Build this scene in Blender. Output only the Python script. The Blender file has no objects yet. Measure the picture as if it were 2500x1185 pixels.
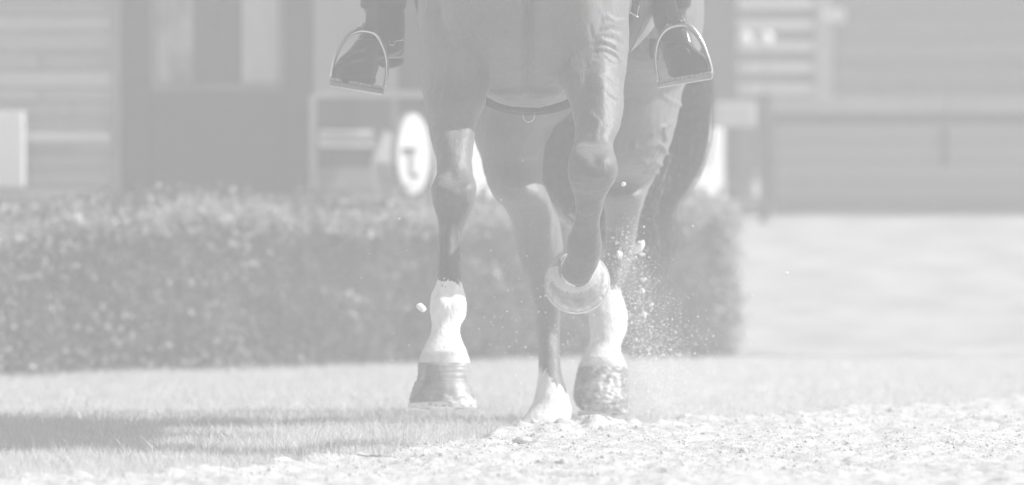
import bpy, bmesh, math
import numpy as np
from mathutils import Vector, Matrix

S = bpy.context.scene
COL = S.collection
rng = np.random.default_rng(7)

# ------------------------------------------------------------------ camera, sky, sun, exposure
W0, H0 = 2500.0, 1185.0
F = 17600.0                       # focal length in photo pixels
HC = 0.725                         # camera height
PITCH = math.atan((H0 / 2 - 300.0) / F)
cam_d = bpy.data.cameras.new("camera")
cam = bpy.data.objects.new("camera", cam_d)
COL.objects.link(cam)
cam.location = (0, 0, HC)
cam.rotation_euler = (math.pi / 2 - PITCH, 0, 0)
cam_d.sensor_width = 36.0
cam_d.lens = 36.0 * F / W0
cam_d.clip_start = 0.5
cam_d.clip_end = 500.0
cam_d.dof.use_dof = True
cam_d.dof.focus_distance = 16.05
cam_d.dof.aperture_fstop = 3.2
S.camera = cam

SUN_EL, SUN_AZ = 39.0, 7.0        # azimuth measured from +X (right) towards +Y (away)
world = bpy.data.worlds.new("World")
S.world = world
world.use_nodes = True
wn = world.node_tree
wn.nodes.clear()
sky = wn.nodes.new("ShaderNodeTexSky")
sky.sky_type = 'NISHITA'
sky.sun_disc = False
sky.sun_elevation = math.radians(SUN_EL)
sky.sun_rotation = math.radians(90 - SUN_AZ)
sky.air_density = 1.0
sky.dust_density = 2.0
hsv = wn.nodes.new("ShaderNodeHueSaturation")      # the photograph is black and white
hsv.inputs["Saturation"].default_value = 0.0
bg = wn.nodes.new("ShaderNodeBackground")
bg.inputs["Strength"].default_value = 0.075
wo = wn.nodes.new("ShaderNodeOutputWorld")
wn.links.new(sky.outputs[0], hsv.inputs["Color"])
wn.links.new(hsv.outputs[0], bg.inputs["Color"])
wn.links.new(bg.outputs[0], wo.inputs["Surface"])

sun_d = bpy.data.lights.new("sun", 'SUN')
sun = bpy.data.objects.new("sun", sun_d)
COL.objects.link(sun)
sun_d.energy = 5.0
sun_d.angle = math.radians(0.55)
sun_d.color = (1, 1, 1)
_e, _a = math.radians(SUN_EL), math.radians(SUN_AZ)
sdir = Vector((math.cos(_e) * math.cos(_a), math.cos(_e) * math.sin(_a), math.sin(_e)))
sun.rotation_euler = sdir.to_track_quat('Z', 'Y').to_euler()

S.view_settings.view_transform = 'Standard'
S.view_settings.look = 'None'
S.view_settings.exposure = 0.42
S.view_settings.gamma = 1.0
S.view_settings.use_curve_mapping = False
S.render.engine = 'CYCLES'
S.cycles.use_denoising = True
S.cycles.max_bounces = 6
S.cycles.diffuse_bounces = 3
S.cycles.glossy_bounces = 3
S.cycles.volume_bounces = 2
S.cycles.transparent_max_bounces = 6
HAZE = 0.0198

# ------------------------------------------------------------------ geometry helpers
cp, sp = math.cos(PITCH), math.sin(PITCH)
FWD = np.array([0, cp, -sp]); UP = np.array([0, sp, cp])


def P(px, py, d):
    """world point at depth Y = d that stands where the photograph's pixel px, py looks"""
    u, v = (px - W0 / 2), (H0 / 2 - py)
    r = np.array([u, v * UP[1] + F * FWD[1], v * UP[2] + F * FWD[2]])
    r = r * (d / r[1])
    return np.array([r[0], r[1], r[2] + HC])


def proj(v):
    """inverse of P for an n x 3 array"""
    q = v - np.array([0, 0, HC])
    z = q @ FWD
    return W0 / 2 + F * q[:, 0] / z, H0 / 2 - F * (q @ UP) / z


def hash01(i, j, k, seed):
    n = (i * 374761393 + j * 668265263 + k * 2147483647 + seed * 1274126177) & 0xFFFFFFFF
    n = ((n ^ (n >> 13)) * 1274126177) & 0xFFFFFFFF
    n = ((n ^ (n >> 16)) * 2246822519) & 0xFFFFFFFF
    return ((n ^ (n >> 15)) & 0xFFFFFF) / float(0xFFFFFF)


ROT = np.array(Matrix.Rotation(.7, 3, Vector((.5, .3, .8))) @ Matrix.Rotation(.9, 3, Vector((.9, -.4, .2))))


def vnoise(p, scale, seed=0):
    """smooth value noise, -1..1, p is n x 3"""
    q = (np.asarray(p, float) @ ROT) * scale
    i = np.floor(q).astype(np.int64)
    f = q - i
    f = f * f * f * (f * (f * 6 - 15) + 10)
    out = 0
    for dx in (0, 1):
        wx = f[:, 0] if dx else 1 - f[:, 0]
        for dy in (0, 1):
            wy = f[:, 1] if dy else 1 - f[:, 1]
            for dz in (0, 1):
                wz = f[:, 2] if dz else 1 - f[:, 2]
                out = out + wx * wy * wz * hash01(i[:, 0] + dx, i[:, 1] + dy, i[:, 2] + dz, seed)
    return out * 2 - 1


def mesh_np(name, v, faces, mat=None, smooth=True):
    me = bpy.data.meshes.new(name)
    v = np.asarray(v, float)
    if isinstance(faces, np.ndarray):
        n, k = faces.shape
        me.vertices.add(len(v))
        me.vertices.foreach_set("co", v.ravel())
        me.loops.add(n * k)
        me.loops.foreach_set("vertex_index", faces.ravel().astype(np.int32))
        me.polygons.add(n)
        me.polygons.foreach_set("loop_start", np.arange(0, n * k, k, dtype=np.int32))
        me.polygons.foreach_set("loop_total", np.full(n, k, dtype=np.int32))
        me.update(calc_edges=True)
        me.validate()
    else:
        me.from_pydata([tuple(x) for x in v], [], faces)
        me.update()
    if smooth:
        me.polygons.foreach_set("use_smooth", np.ones(len(me.polygons), dtype=bool))
    if mat:
        me.materials.append(mat)
    return me


def obj(name, me, parent=None, loc=None):
    o = bpy.data.objects.new(name, me)
    COL.objects.link(o)
    if loc is not None:
        o.location = loc
    if parent is not None:
        o.parent = parent
        o.matrix_parent_inverse = Matrix.Translation(-Vector(parent.location)) if loc is None else Matrix()
    return o


def tag(o, label=None, cat=None, group=None, kind=None):
    if label: o["label"] = label
    if cat: o["category"] = cat
    if group: o["group"] = group
    if kind: o["kind"] = kind
    return o


def thing(name, label, cat, loc=(0, 0, 0), group=None):
    o = bpy.data.objects.new(name, None)
    COL.objects.link(o)
    o.location = loc
    o.empty_display_size = 0.1
    return tag(o, label, cat, group)


class MB:
    """collects vertices and faces for one mesh"""
    def __init__(self):
        self.v, self.f = [], []

    def add(self, v, f):
        o = len(self.v)
        self.v.extend([tuple(x) for x in v])
        self.f.extend([tuple(i + o for i in q) for q in f])
        return self

    def box(self, x0, x1, y0, y1, z0, z1):
        v = [(x, y, z) for x in (x0, x1) for y in (y0, y1) for z in (z0, z1)]
        return self.add(v, [(0, 1, 3, 2), (4, 6, 7, 5), (0, 4, 5, 1), (2, 3, 7, 6), (0, 2, 6, 4), (1, 5, 7, 3)])

    def build(self, name, mat, parent=None, smooth=False, bevel=0.0, seg=2):
        me = mesh_np(name, np.array(self.v), self.f, mat, smooth)
        if bevel:
            bm = bmesh.new(); bm.from_mesh(me)
            bmesh.ops.bevel(bm, geom=list(bm.edges), offset=bevel, segments=seg, affect='EDGES', profile=0.6)
            bm.to_mesh(me); bm.free()
        return obj(name, me, parent)


def rings_to_mesh(rings, cap=True):
    """rings: list of m x 3 arrays -> vertices, quad/tri faces"""
    m = len(rings[0])
    v = np.concatenate(rings)
    f = []
    for i in range(len(rings) - 1):
        a, b = i * m, (i + 1) * m
        for k in range(m):
            k2 = (k + 1) % m
            f.append((a + k, a + k2, b + k2, b + k))
    if cap:
        c0, c1 = len(v), len(v) + 1
        v = np.vstack([v, rings[0].mean(0), rings[-1].mean(0)])
        for k in range(m):
            k2 = (k + 1) % m
            f.append((c0, k2, k))
            f.append((c1, (len(rings) - 1) * m + k, (len(rings) - 1) * m + k2))
    return v, f


def cr(tab, n=4):
    """Catmull-Rom refinement of a table of ring parameters"""
    t = np.array(tab, float)
    out = []
    for i in range(len(t) - 1):
        p0, p1, p2, p3 = t[max(i - 1, 0)], t[i], t[i + 1], t[min(i + 2, len(t) - 1)]
        for s in np.arange(n) / n:
            out.append(0.5 * (2 * p1 + (p2 - p0) * s + (2 * p0 - 5 * p1 + 4 * p2 - p3) * s * s + (3 * p1 - p0 - 3 * p2 + p3) * s ** 3))
    out.append(t[-1])
    return np.array(out)


def limb(tab, M=32, n=4, expo=2.3, shear=0.0):
    """horizontal slices: (py, left px, right px, depth, half thickness)"""
    th = np.arange(M) / M * 2 * math.pi
    c, s = np.cos(th), np.sin(th)
    cx = np.sign(c) * np.abs(c) ** (2 / expo)
    sy = np.sign(s) * np.abs(s) ** (2 / expo)
    rings = []
    for py, L, R, d, b in cr(tab, n):
        o = P((L + R) / 2, py, d)
        a = (R - L) / 2 * d / F
        rings.append(np.stack([o[0] + a * cx, o[1] + b * sy + shear * a * cx, np.full(M, o[2])], 1))
    return rings


def tube(pts, rad, M=16, n=3, up=(0, 0, 1), caps=True):
    """round or oval tube; rad is a list of r or (r side, r up)"""
    tab = [list(p) + (list(r) if hasattr(r, '__len__') else [r, r]) for p, r in zip(pts, rad)]
    t = cr(tab, n)
    ps = t[:, :3]
    tg = np.gradient(ps, axis=0)
    tg /= np.linalg.norm(tg, axis=1)[:, None] + 1e-12
    th = np.arange(M) / M * 2 * math.pi
    u = np.array(up, float)
    rings = []
    for p, g, r in zip(ps, tg, t[:, 3:]):
        s = np.cross(g, u)
        if np.linalg.norm(s) < 0.05:
            s = np.cross(g, np.array([0.3, 1, 0]))
        s /= np.linalg.norm(s)
        w = np.cross(s, g)
        rings.append(p + np.outer(np.cos(th) * r[0], s) + np.outer(np.sin(th) * r[1], w))
    return rings


def remesh(v, f, voxel, smooth_it=4, factor=0.5):
    me = mesh_np("tmp", np.array(v), f)
    bm = bmesh.new(); bm.from_mesh(me)
    bmesh.ops.recalc_face_normals(bm, faces=bm.faces)
    bm.to_mesh(me); bm.free()
    o = bpy.data.objects.new("tmp", me)
    COL.objects.link(o)
    r = o.modifiers.new("r", 'REMESH'); r.mode = 'VOXEL'; r.voxel_size = voxel; r.use_smooth_shade = True
    s = o.modifiers.new("s", 'SMOOTH'); s.factor = factor; s.iterations = smooth_it
    dg = bpy.context.evaluated_depsgraph_get()
    out = bpy.data.meshes.new_from_object(o.evaluated_get(dg))
    bpy.data.objects.remove(o)
    bpy.data.meshes.remove(me)
    return out


def get_co(me):
    a = np.empty(len(me.vertices) * 3); me.vertices.foreach_get("co", a)
    return a.reshape(-1, 3)


def get_no(me):
    a = np.empty(len(me.vertices) * 3); me.vertices.foreach_get("normal", a)
    return a.reshape(-1, 3)


def set_co(me, v):
    me.vertices.foreach_set("co", v.ravel()); me.update()


# ------------------------------------------------------------------ materials (all neutral grey: a black and white photograph)
def mat(name, g0, g1=None, scale=20.0, stretch=(1, 1, 1), rough=0.7, spec=0.3, metal=0.0, bump=0.0, bscale=None, detail=4.0,
        sheen=0.0, coat=0.0, bstretch=None, transl=0.0):
    m = bpy.data.materials.new(name)
    m.use_nodes = True
    nt = m.node_tree
    b = nt.nodes["Principled BSDF"]
    b.inputs["Roughness"].default_value = rough
    b.inputs["Specular IOR Level"].default_value = spec
    b.inputs["Metallic"].default_value = metal
    b.inputs["Coat Weight"].default_value = coat
    b.inputs["Sheen Weight"].default_value = sheen
    tc = nt.nodes.new("ShaderNodeTexCoord")
    mp = nt.nodes.new("ShaderNodeMapping")
    mp.inputs["Scale"].default_value = stretch
    nt.links.new(tc.outputs["Object"], mp.inputs["Vector"])
    if g1 is None:
        b.inputs["Base Color"].default_value = (g0, g0, g0, 1)
    else:
        nz = nt.nodes.new("ShaderNodeTexNoise")
        nz.inputs["Scale"].default_value = scale
        nz.inputs["Detail"].default_value = detail
        nt.links.new(mp.outputs[0], nz.inputs["Vector"])
        rp = nt.nodes.new("ShaderNodeValToRGB")
        rp.color_ramp.elements[0].position = 0.3
        rp.color_ramp.elements[1].position = 0.7
        rp.color_ramp.elements[0].color = (g0, g0, g0, 1)
        rp.color_ramp.elements[1].color = (g1, g1, g1, 1)
        nt.links.new(nz.outputs["Fac"], rp.inputs[0])
        nt.links.new(rp.outputs[0], b.inputs["Base Color"])
    if bump:
        mp2 = nt.nodes.new("ShaderNodeMapping")
        mp2.inputs["Scale"].default_value = bstretch or stretch
        nt.links.new(tc.outputs["Object"], mp2.inputs["Vector"])
        n2 = nt.nodes.new("ShaderNodeTexNoise")
        n2.inputs["Scale"].default_value = bscale or scale * 3
        n2.inputs["Detail"].default_value = 3
        nt.links.new(mp2.outputs[0], n2.inputs["Vector"])
        bp = nt.nodes.new("ShaderNodeBump")
        bp.inputs["Strength"].default_value = 1.0
        bp.inputs["Distance"].default_value = bump
        nt.links.new(n2.outputs["Fac"], bp.inputs["Height"])
        nt.links.new(bp.outputs[0], b.inputs["Normal"])
    if transl:
        tr = nt.nodes.new("ShaderNodeBsdfTranslucent")
        tr.inputs["Color"].default_value = (g1 or g0,) * 3 + (1,)
        mx = nt.nodes.new("ShaderNodeMixShader")
        mx.inputs[0].default_value = transl
        out = nt.nodes["Material Output"]
        nt.links.new(b.outputs[0], mx.inputs[1])
        nt.links.new(tr.outputs[0], mx.inputs[2])
        nt.links.new(mx.outputs[0], out.inputs["Surface"])
    return m


M_ground = mat("turf_soil", 0.5, 0.6, scale=9, rough=0.9, spec=0.1, bump=0.01, bscale=60)
M_gravel = mat("pale_gravel", 0.31, 0.44, scale=4.5, rough=0.9, spec=0.1, bump=0.006, bscale=90)
M_sand = mat("sand", 0.44, 0.57, scale=14, rough=0.9, spec=0.15, bump=0.003, bscale=170)
M_clod = mat("sand_clod", 0.48, 0.58, scale=60, rough=0.9, spec=0.15, bump=0.002, bscale=220)
M_fly = mat("dry_flying_sand", 0.82, 0.88, scale=60, rough=0.9, spec=0.15)
M_grass = mat("grass_blade", 0.50, 0.72, scale=7, rough=0.5, spec=0.35, transl=0.4)
M_leaf = mat("hedge_leaf", 0.015, 0.22, scale=16, rough=0.38, spec=0.45, transl=0.3)
M_twig = mat("twig", 0.05, 0.08, scale=30, rough=0.8)
M_stone = mat("wall_stone", 0.20, 0.34, scale=7, rough=0.85, spec=0.2, bump=0.006, bscale=30)
M_mortar = mat("mortar", 0.40, 0.46, scale=15, rough=0.9)
M_render = mat("rough_render", 0.2, 0.27, scale=2.6, rough=0.9, spec=0.15, bump=0.004, bscale=45)
M_brick = mat("old_brick", 0.14, 0.17, scale=3.2, rough=0.9, spec=0.15, bump=0.006, bscale=25)
M_coping = mat("coping_stone", 0.30, 0.38, scale=6, rough=0.85, spec=0.2, bump=0.004, bscale=40)
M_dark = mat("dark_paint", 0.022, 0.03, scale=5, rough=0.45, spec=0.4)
M_black = mat("black_metal", 0.03, 0.04, scale=10, rough=0.5)
M_white = mat("white_paint", 0.56, 0.62, scale=6, rough=0.6)
M_bright = mat("bright_white_paint", 0.84, 0.88, scale=6, rough=0.6)
M_pale = mat("pale_paint", 0.42, 0.5, scale=5, rough=0.6)
M_grey = mat("grey_paint", 0.2, 0.26, scale=5, rough=0.6)
M_slat = mat("slat_paint", 0.62, 0.68, scale=5, rough=0.6)
M_bead = mat("faded_paint", 0.24, 0.30, scale=9, rough=0.6)
M_mottle = mat("mottled_reflection", 0.08, 0.5, scale=9, rough=0.9, stretch=(1, 1, .6))
M_rail = mat("worn_dark_paint", 0.14, 0.2, scale=9, rough=0.6)
M_glass = mat("window_glass", 0.01, 0.07, scale=3.1, rough=0.2, spec=0.25, stretch=(1.6, 1, 0.7))
M_cloth = mat("pale_curtain", 0.42, 0.48, scale=12, rough=0.9, stretch=(3, 1, 0.4))
M_leather = mat("black_leather", 0.014, 0.02, scale=40, rough=0.3, spec=0.7, coat=0.25, bump=0.0006, bscale=70)
M_strap = mat("strap_leather", 0.016, 0.024, scale=40, rough=0.5, spec=0.4, bump=0.0005, bscale=200)
M_pad = mat("saddle_pad_felt", 0.02, 0.03, scale=50, rough=0.95, spec=0.1)
M_steel = mat("steel", 0.62, 0.70, scale=30, rough=0.22, metal=1.0)
M_tread = mat("tread_rubber", 0.2, 0.5, scale=160, rough=0.9, bump=0.0015, bscale=260)
M_shoe = mat("horseshoe_steel", 0.55, 0.75, scale=60, rough=0.4, metal=0.7, bump=0.0006, bscale=120)
M_breech = mat("breeches", 0.6, 0.66, scale=40, rough=0.9)
M_coat = mat("riding_coat", 0.03, 0.04, scale=40, rough=0.9)
M_skin = mat("skin", 0.35, 0.4, scale=40, rough=0.6)
M_tail = mat("tail_hair", 0.02, 0.09, scale=60, rough=0.25, spec=0.8)
M_sock = mat("white_hair", 0.72, 0.82, scale=60, rough=0.7)

# ------------------------------------------------------------------ ground
YB0, YB1, SLOPE = 22.0, 30.0, 0.112


def ground_z(y):
    t = np.clip(np.asarray(y, float) - YB0, 0, YB1 - YB0)
    return SLOPE * t * np.clip(t / 1.2, 0, 1) ** .5


ys = np.concatenate([[-8, 10], np.linspace(21.9, 24, 12), np.linspace(24.5, 30.2, 8), [52]])
v = [(x, y, float(ground_z(y))) for y in ys for x in (-32, 32)]
f = [(2 * i, 2 * i + 1, 2 * i + 3, 2 * i + 2) for i in range(len(ys) - 1)]
tag(obj("ground", mesh_np("ground", np.array(v), f, M_ground)), kind="structure")
ys = np.concatenate([np.linspace(22.0, 24, 12), np.linspace(24.5, 30.2, 8), [51]])
xs0 = np.linspace(-31, 31, 125)
v = []
for i, y in enumerate(ys):
    for x in xs0:
        yy = y + (0.06 * math.sin(x * 3) + .12 * math.sin(x * 1.1 + 1) if i == 0 else 0)
        v.append((x, yy, float(ground_z(yy)) + .004))
n_ = len(xs0)
f = [(i * n_ + k, i * n_ + k + 1, (i + 1) * n_ + k + 1, (i + 1) * n_ + k) for i in range(len(ys) - 1) for k in range(n_ - 1)]
tag(obj("gravel_drive", mesh_np("gravel_drive", np.array(v), f, M_gravel)), kind="structure")


def edge_d(x):
    return np.interp(x, [-1.9, -1.05, -.643, -.40, -.185, 0, .45, 1.35, 2], [14.2, 14.5, 14.8, 15.4, 16.0, 16.62, 17.4, 18.8, 19.8]) + 0.07 * np.sin(x * 13 + 2)


def sand_height(x, y):
    p = np.stack([x, y, np.zeros_like(x)], 1)
    s = edge_d(x) + 0.10 * vnoise(p, 9, 3) + 0.05 * vnoise(p, 30, 5) - y   # >0 inside the track
    t = np.clip(s / 0.12, -1, 1)
    h = 0.012 * t - 0.004
    lumps = vnoise(p, 11, 11)
    h2 = 0.009 * vnoise(p, 4.0, 1) + 0.009 * np.abs(lumps) + 0.0048 * np.maximum(vnoise(p, 24, 12), -0.2)
    h2 += 0.0036 * np.maximum(vnoise(p, 55, 13), -0.3) + 0.0020 * vnoise(p, 115, 14)
    near = np.exp(-((x - 0.08) ** 2 / 0.05 + (y - 16.78) ** 2 / 0.035))
    h2 += near * (0.020 + 0.016 * vnoise(p, 19, 21) + 0.012 * vnoise(p, 45, 22))
    ridge = np.exp(-(s - 0.12) ** 2 / 0.012)
    h2 += ridge * (0.001 + 0.009 * np.maximum(vnoise(p, 8, 31), 0) + 0.010 * np.maximum(vnoise(p, 21, 32), 0))
    # an old hoof print at the bottom of the picture
    h2 -= 0.022 * np.exp(-((x - 0.10) ** 2 / 0.004 + (y - 14.62) ** 2 / 0.012))
    return h + np.clip(t + 0.35, 0, 1) * h2


def grid_mesh(x0, x1, y0, y1, st):
    nx, ny = int((x1 - x0) / st) + 1, int((y1 - y0) / st / 1.5) + 1
    X, Y = np.meshgrid(np.linspace(x0, x1, nx), np.linspace(y0, y1, ny))
    x, y = X.ravel(), Y.ravel()
    v = np.stack([x, y, sand_height(x, y)], 1)
    i = (np.arange(ny - 1)[:, None] * nx + np.arange(nx - 1)[None]).ravel()
    f = np.stack([i, i + 1, i + nx + 1, i + nx], 1)
    return v, f


v, f = grid_mesh(-1.45, 1.75, 13.55, 20.0, 0.006)
keep = v[f][:, :, 2].max(1) > -0.006
sand = tag(obj("sand_track", mesh_np("sand_track", v, f[keep], M_sand)), kind="structure")
me = mesh_np("sand_foreground", np.array([(-30, -7.5, .003), (30, -7.5, .003), (30, 13.56, .003), (-1.9, 13.56, .003), (-30, 12.5, .003)]),
             [(0, 1, 2, 3, 4)], M_sand, False)
tag(obj("sand_ground", me), kind="structure")
me = mesh_np("sand_side", np.array([(1.74, 13.561, .004), (30, 13.561, .004), (30, 21.0, .004), (1.74, 19.6, .004)]), [(0, 1, 2, 3)], M_sand, False)
tag(obj("sand_ground", me), kind="structure")

# icosphere template
bm = bmesh.new(); bmesh.ops.create_icosphere(bm, subdivisions=1, radius=1)
ICO_V = np.array([v.co[:] for v in bm.verts]); ICO_F = np.array([[v.index for v in f.verts] for f in bm.faces]); bm.free()
bm = bmesh.new(); bmesh.ops.create_icosphere(bm, subdivisions=3, radius=1)
ICO3_V = np.array([v.co[:] for v in bm.verts]); ICO3_F = np.array([[v.index for v in f.verts] for f in bm.faces]); bm.free()
OCT_V = np.array([(1, 0, 0), (-1, 0, 0), (0, 1, 0), (0, -1, 0), (0, 0, 1), (0, 0, -1)], float)
OCT_F = np.array([(0, 2, 4), (2, 1, 4), (1, 3, 4), (3, 0, 4), (2, 0, 5), (1, 2, 5), (3, 1, 5), (0, 3, 5)])


def scatter(tv, tf, pos, size, jit=0.35):
    n, m = len(pos), len(tv)
    a = rng.uniform(0, 2 * math.pi, n)
    ca, sa = np.cos(a)[:, None], np.sin(a)[:, None]
    t = tv[None] * (1 + rng.uniform(-jit, jit, (n, m, 1)))
    sc = np.asarray(size).reshape(n, -1)
    if sc.shape[1] == 1:
        sc = np.repeat(sc, 3, 1)
    t = t * sc[:, None, :]
    x = t[:, :, 0] * ca - t[:, :, 1] * sa
    y = t[:, :, 0] * sa + t[:, :, 1] * ca
    v = np.stack([x, y, t[:, :, 2]], 2) + pos[:, None, :]
    f = tf[None] + (np.arange(n) * m)[:, None, None]
    return v.reshape(-1, 3), f.reshape(-1, tf.shape[1])


# loose crumbs of sand over the track
n = 36000
x = rng.uniform(-1.4, 1.6, n); y = rng.uniform(13.9, 19.4, n)
s_in = edge_d(x) - y
k = (s_in > -0.02 - rng.exponential(0.16, n)) & (s_in < 3)
x, y = x[k], y[k]
r = np.minimum(rng.lognormal(math.log(0.0015), 0.55, len(x)), 0.0065)
z = np.maximum(sand_height(x, y), 0) + r * 0.05 + np.where(s_in[k] < 0, rng.uniform(0, .012, len(x)), 0)
v, f = scatter(ICO_V, ICO_F, np.stack([x, y, z], 1), np.stack([r * 1.15, r, r * .8], 1), 0.22)
tag(obj("sand_crumbs", mesh_np("sand_crumbs", v, f, M_clod)), "loose white crumbs of sand over the riding track", "sand", kind="stuff")


# ------------------------------------------------------------------ grass
def blades(x, y, h, w, lean):
    n = len(x)
    a = rng.uniform(0, 2 * math.pi, n)
    la = rng.uniform(0, 2 * math.pi, n)
    dx, dy = np.cos(a) * w, np.sin(a) * w
    lx, ly = np.cos(la) * lean * h, np.sin(la) * lean * h
    z0 = np.full(n, -0.002) + ground_z(y)
    h = h + ground_z(y)
    hh_ = h - ground_z(y)
    v = np.stack([
        np.stack([x - dx, y - dy, z0], 1), np.stack([x + dx, y + dy, z0], 1),
        np.stack([x - dx * .8 + lx * .3, y - dy * .8 + ly * .3, h - hh_ * .45], 1), np.stack([x + dx * .8 + lx * .3, y + dy * .8 + ly * .3, h - hh_ * .45], 1),
        np.stack([x + lx, y + ly, h], 1), np.stack([x + lx * 1.04, y + ly * 1.04, h + .0002], 1)], 1)
    o = (np.arange(n) * 6)[:, None, None]
    f = (np.array([[0, 1, 3, 2], [2, 3, 5, 4]])[None] + o).reshape(-1, 4)
    return v.reshape(-1, 3), f


n = 330000
x = rng.uniform(-1.9, 2.1, n)
u = rng.uniform(0, 1, n) ** 1.25
y = edge_d(x) - 0.30 + u * (22.5 - edge_d(x))
p = np.stack([x, y, 0 * x], 1)
patch = vnoise(p, 3.2, 41) * .5 + vnoise(p, 9, 42) * .5
dist = y - edge_d(x)
k = (patch > -0.45 + rng.uniform(-.3, .3, n)) & (rng.uniform(0, 1, n) < np.clip(0.40 + dist / 0.25, 0.06, 1)) & (y > 14.2)
k &= rng.uniform(0, 1, n) < np.where(x > 0.35, 0.45, 1.0)
k &= rng.uniform(0, 1, n) < np.clip((22.5 - y) / .7, 0, 1)
x, y, patch = x[k], y[k], patch[k]
h = 0.014 + 0.016 * rng.uniform(0, 1, len(x)) + 0.010 * np.maximum(patch, 0)
tall = (rng.uniform(0, 1, len(x)) < 0.035) & (x < 0.0) & (y < 17.2)
h[tall] += 0.034 * rng.uniform(0.1, 1, tall.sum()) ** 1.7
h[x > 0.35] *= 0.6
v, f = blades(x, y, h, rng.uniform(.0007, .0016, len(x)), rng.uniform(0.05, 0.75, len(x)))
tag(obj("grass", mesh_np("grass", v, f, M_grass)), "short grass of the verge between the sand and the hedge", "grass", kind="stuff")

# ------------------------------------------------------------------ hedge
HX0, HX1 = -2.5, 0.70


def hedge_front(x):
    return 21.50 + 0.87 * x


def hedge_top(x):
    return 0.468 + 0.010 * np.sin(x * 4) - 0.045 * np.clip((-1.27 - x) / .06, 0, 1) - 0.025 * np.clip(x, 0, 1)


hedge = thing("hedge", "low clipped leafy hedge running across the picture behind the horse", "hedge", (-0.9, 21.2, 0))
n = 62000
x = rng.uniform(HX0, HX1, n)
dep = 0.62 * rng.uniform(0, 1, n) ** 1.8
zt = hedge_top(x)
z = rng.uniform(0.01, 1, n) * zt
on_top = rng.uniform(0, 1, n) < 0.42
z = np.where(on_top, zt - 0.07 * rng.uniform(0, 1, n) ** 2 + rng.exponential(0.012, n), z)
dep = np.where(on_top, 0.62 * rng.uniform(0, 1, n), dep)
p = np.stack([x, dep, z], 1)
bulge = 0.045 * vnoise(p, 6, 51) + 0.03 * vnoise(p, 14, 52)
y = hedge_front(x) + dep + np.where(on_top, 0, bulge)
z = z + np.where(on_top, 0.03 * vnoise(p, 7, 53), 0)
y = y + 0.16 * np.clip((z / zt - .78) / .22, 0, 1.1) ** 2 * (dep < .3)
hole = vnoise(p, 9, 55) < -0.34
k = ~(hole & ~on_top & (dep < .08))
endr = (x > HX1 - 0.05) & (rng.uniform(0, 1, n) < 0.5)
k &= ~endr
k &= ~((x < HX0 + 0.02))
x, y, z = x[k], y[k], z[k]
n = len(x)
# random oriented pointed leaves, slightly folded
nrm = rng.normal(0, 1, (n, 3)); nrm[:, 1] -= 0.7; nrm[:, 2] += 0.55 + 1.0 * np.clip((z / hedge_top(x) - .8) / .2, 0, 1)
nrm /= np.linalg.norm(nrm, axis=1)[:, None]
t1 = np.cross(nrm, rng.normal(0, 1, (n, 3))); t1 /= np.linalg.norm(t1, axis=1)[:, None]
t2 = np.cross(nrm, t1)
ln = rng.uniform(.010, .019, n)[:, None]; wd = ln * rng.uniform(.42, .6, n)[:, None]
c = np.stack([x, y, z], 1)
v = np.stack([c - t1 * ln, c - t1 * ln * .1 + t2 * wd + nrm * wd * .25, c + t1 * ln, c - t1 * ln * .1 - t2 * wd + nrm * wd * .25], 1).reshape(-1, 3)
o = (np.arange(n) * 4)[:, None, None]
f = (np.array([[0, 1, 2], [0, 2, 3]])[None] + o).reshape(-1, 3)
tag(obj("foliage", mesh_np("foliage", v, f, M_leaf, False), hedge), kind="stuff")
# paler leaves paint sunlight onto the top, end face and left front
M_sunlit_leaf = mat("painted_sunlit_leaf", 0.26, 0.46, scale=20, rough=0.4, spec=0.4, transl=0.45)
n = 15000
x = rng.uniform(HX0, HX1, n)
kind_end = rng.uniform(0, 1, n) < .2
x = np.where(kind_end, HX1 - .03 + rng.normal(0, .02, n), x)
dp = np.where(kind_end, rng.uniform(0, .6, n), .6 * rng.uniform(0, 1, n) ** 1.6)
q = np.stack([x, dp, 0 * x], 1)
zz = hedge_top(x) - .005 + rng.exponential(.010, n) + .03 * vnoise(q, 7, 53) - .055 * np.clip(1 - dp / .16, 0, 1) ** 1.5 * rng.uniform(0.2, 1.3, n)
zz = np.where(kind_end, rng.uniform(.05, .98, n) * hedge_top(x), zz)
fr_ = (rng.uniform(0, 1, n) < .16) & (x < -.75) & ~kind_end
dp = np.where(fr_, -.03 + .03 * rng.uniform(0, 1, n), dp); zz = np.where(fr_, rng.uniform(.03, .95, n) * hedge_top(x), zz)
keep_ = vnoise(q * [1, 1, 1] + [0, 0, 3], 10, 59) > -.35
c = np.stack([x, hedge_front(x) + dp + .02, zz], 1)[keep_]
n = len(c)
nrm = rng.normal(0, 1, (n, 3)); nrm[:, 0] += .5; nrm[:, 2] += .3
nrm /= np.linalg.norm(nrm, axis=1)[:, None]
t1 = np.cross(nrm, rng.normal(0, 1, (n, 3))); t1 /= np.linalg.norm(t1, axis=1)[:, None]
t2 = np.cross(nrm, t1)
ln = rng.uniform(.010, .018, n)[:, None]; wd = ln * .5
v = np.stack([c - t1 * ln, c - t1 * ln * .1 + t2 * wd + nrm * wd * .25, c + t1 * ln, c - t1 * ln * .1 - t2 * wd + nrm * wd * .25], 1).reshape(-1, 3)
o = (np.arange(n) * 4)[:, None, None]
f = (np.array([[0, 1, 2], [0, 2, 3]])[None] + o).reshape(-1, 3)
tag(obj("painted_sunlit_leaves", mesh_np("painted_sunlit_leaves", v, f, M_sunlit_leaf, False), hedge), kind="stuff")
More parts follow.
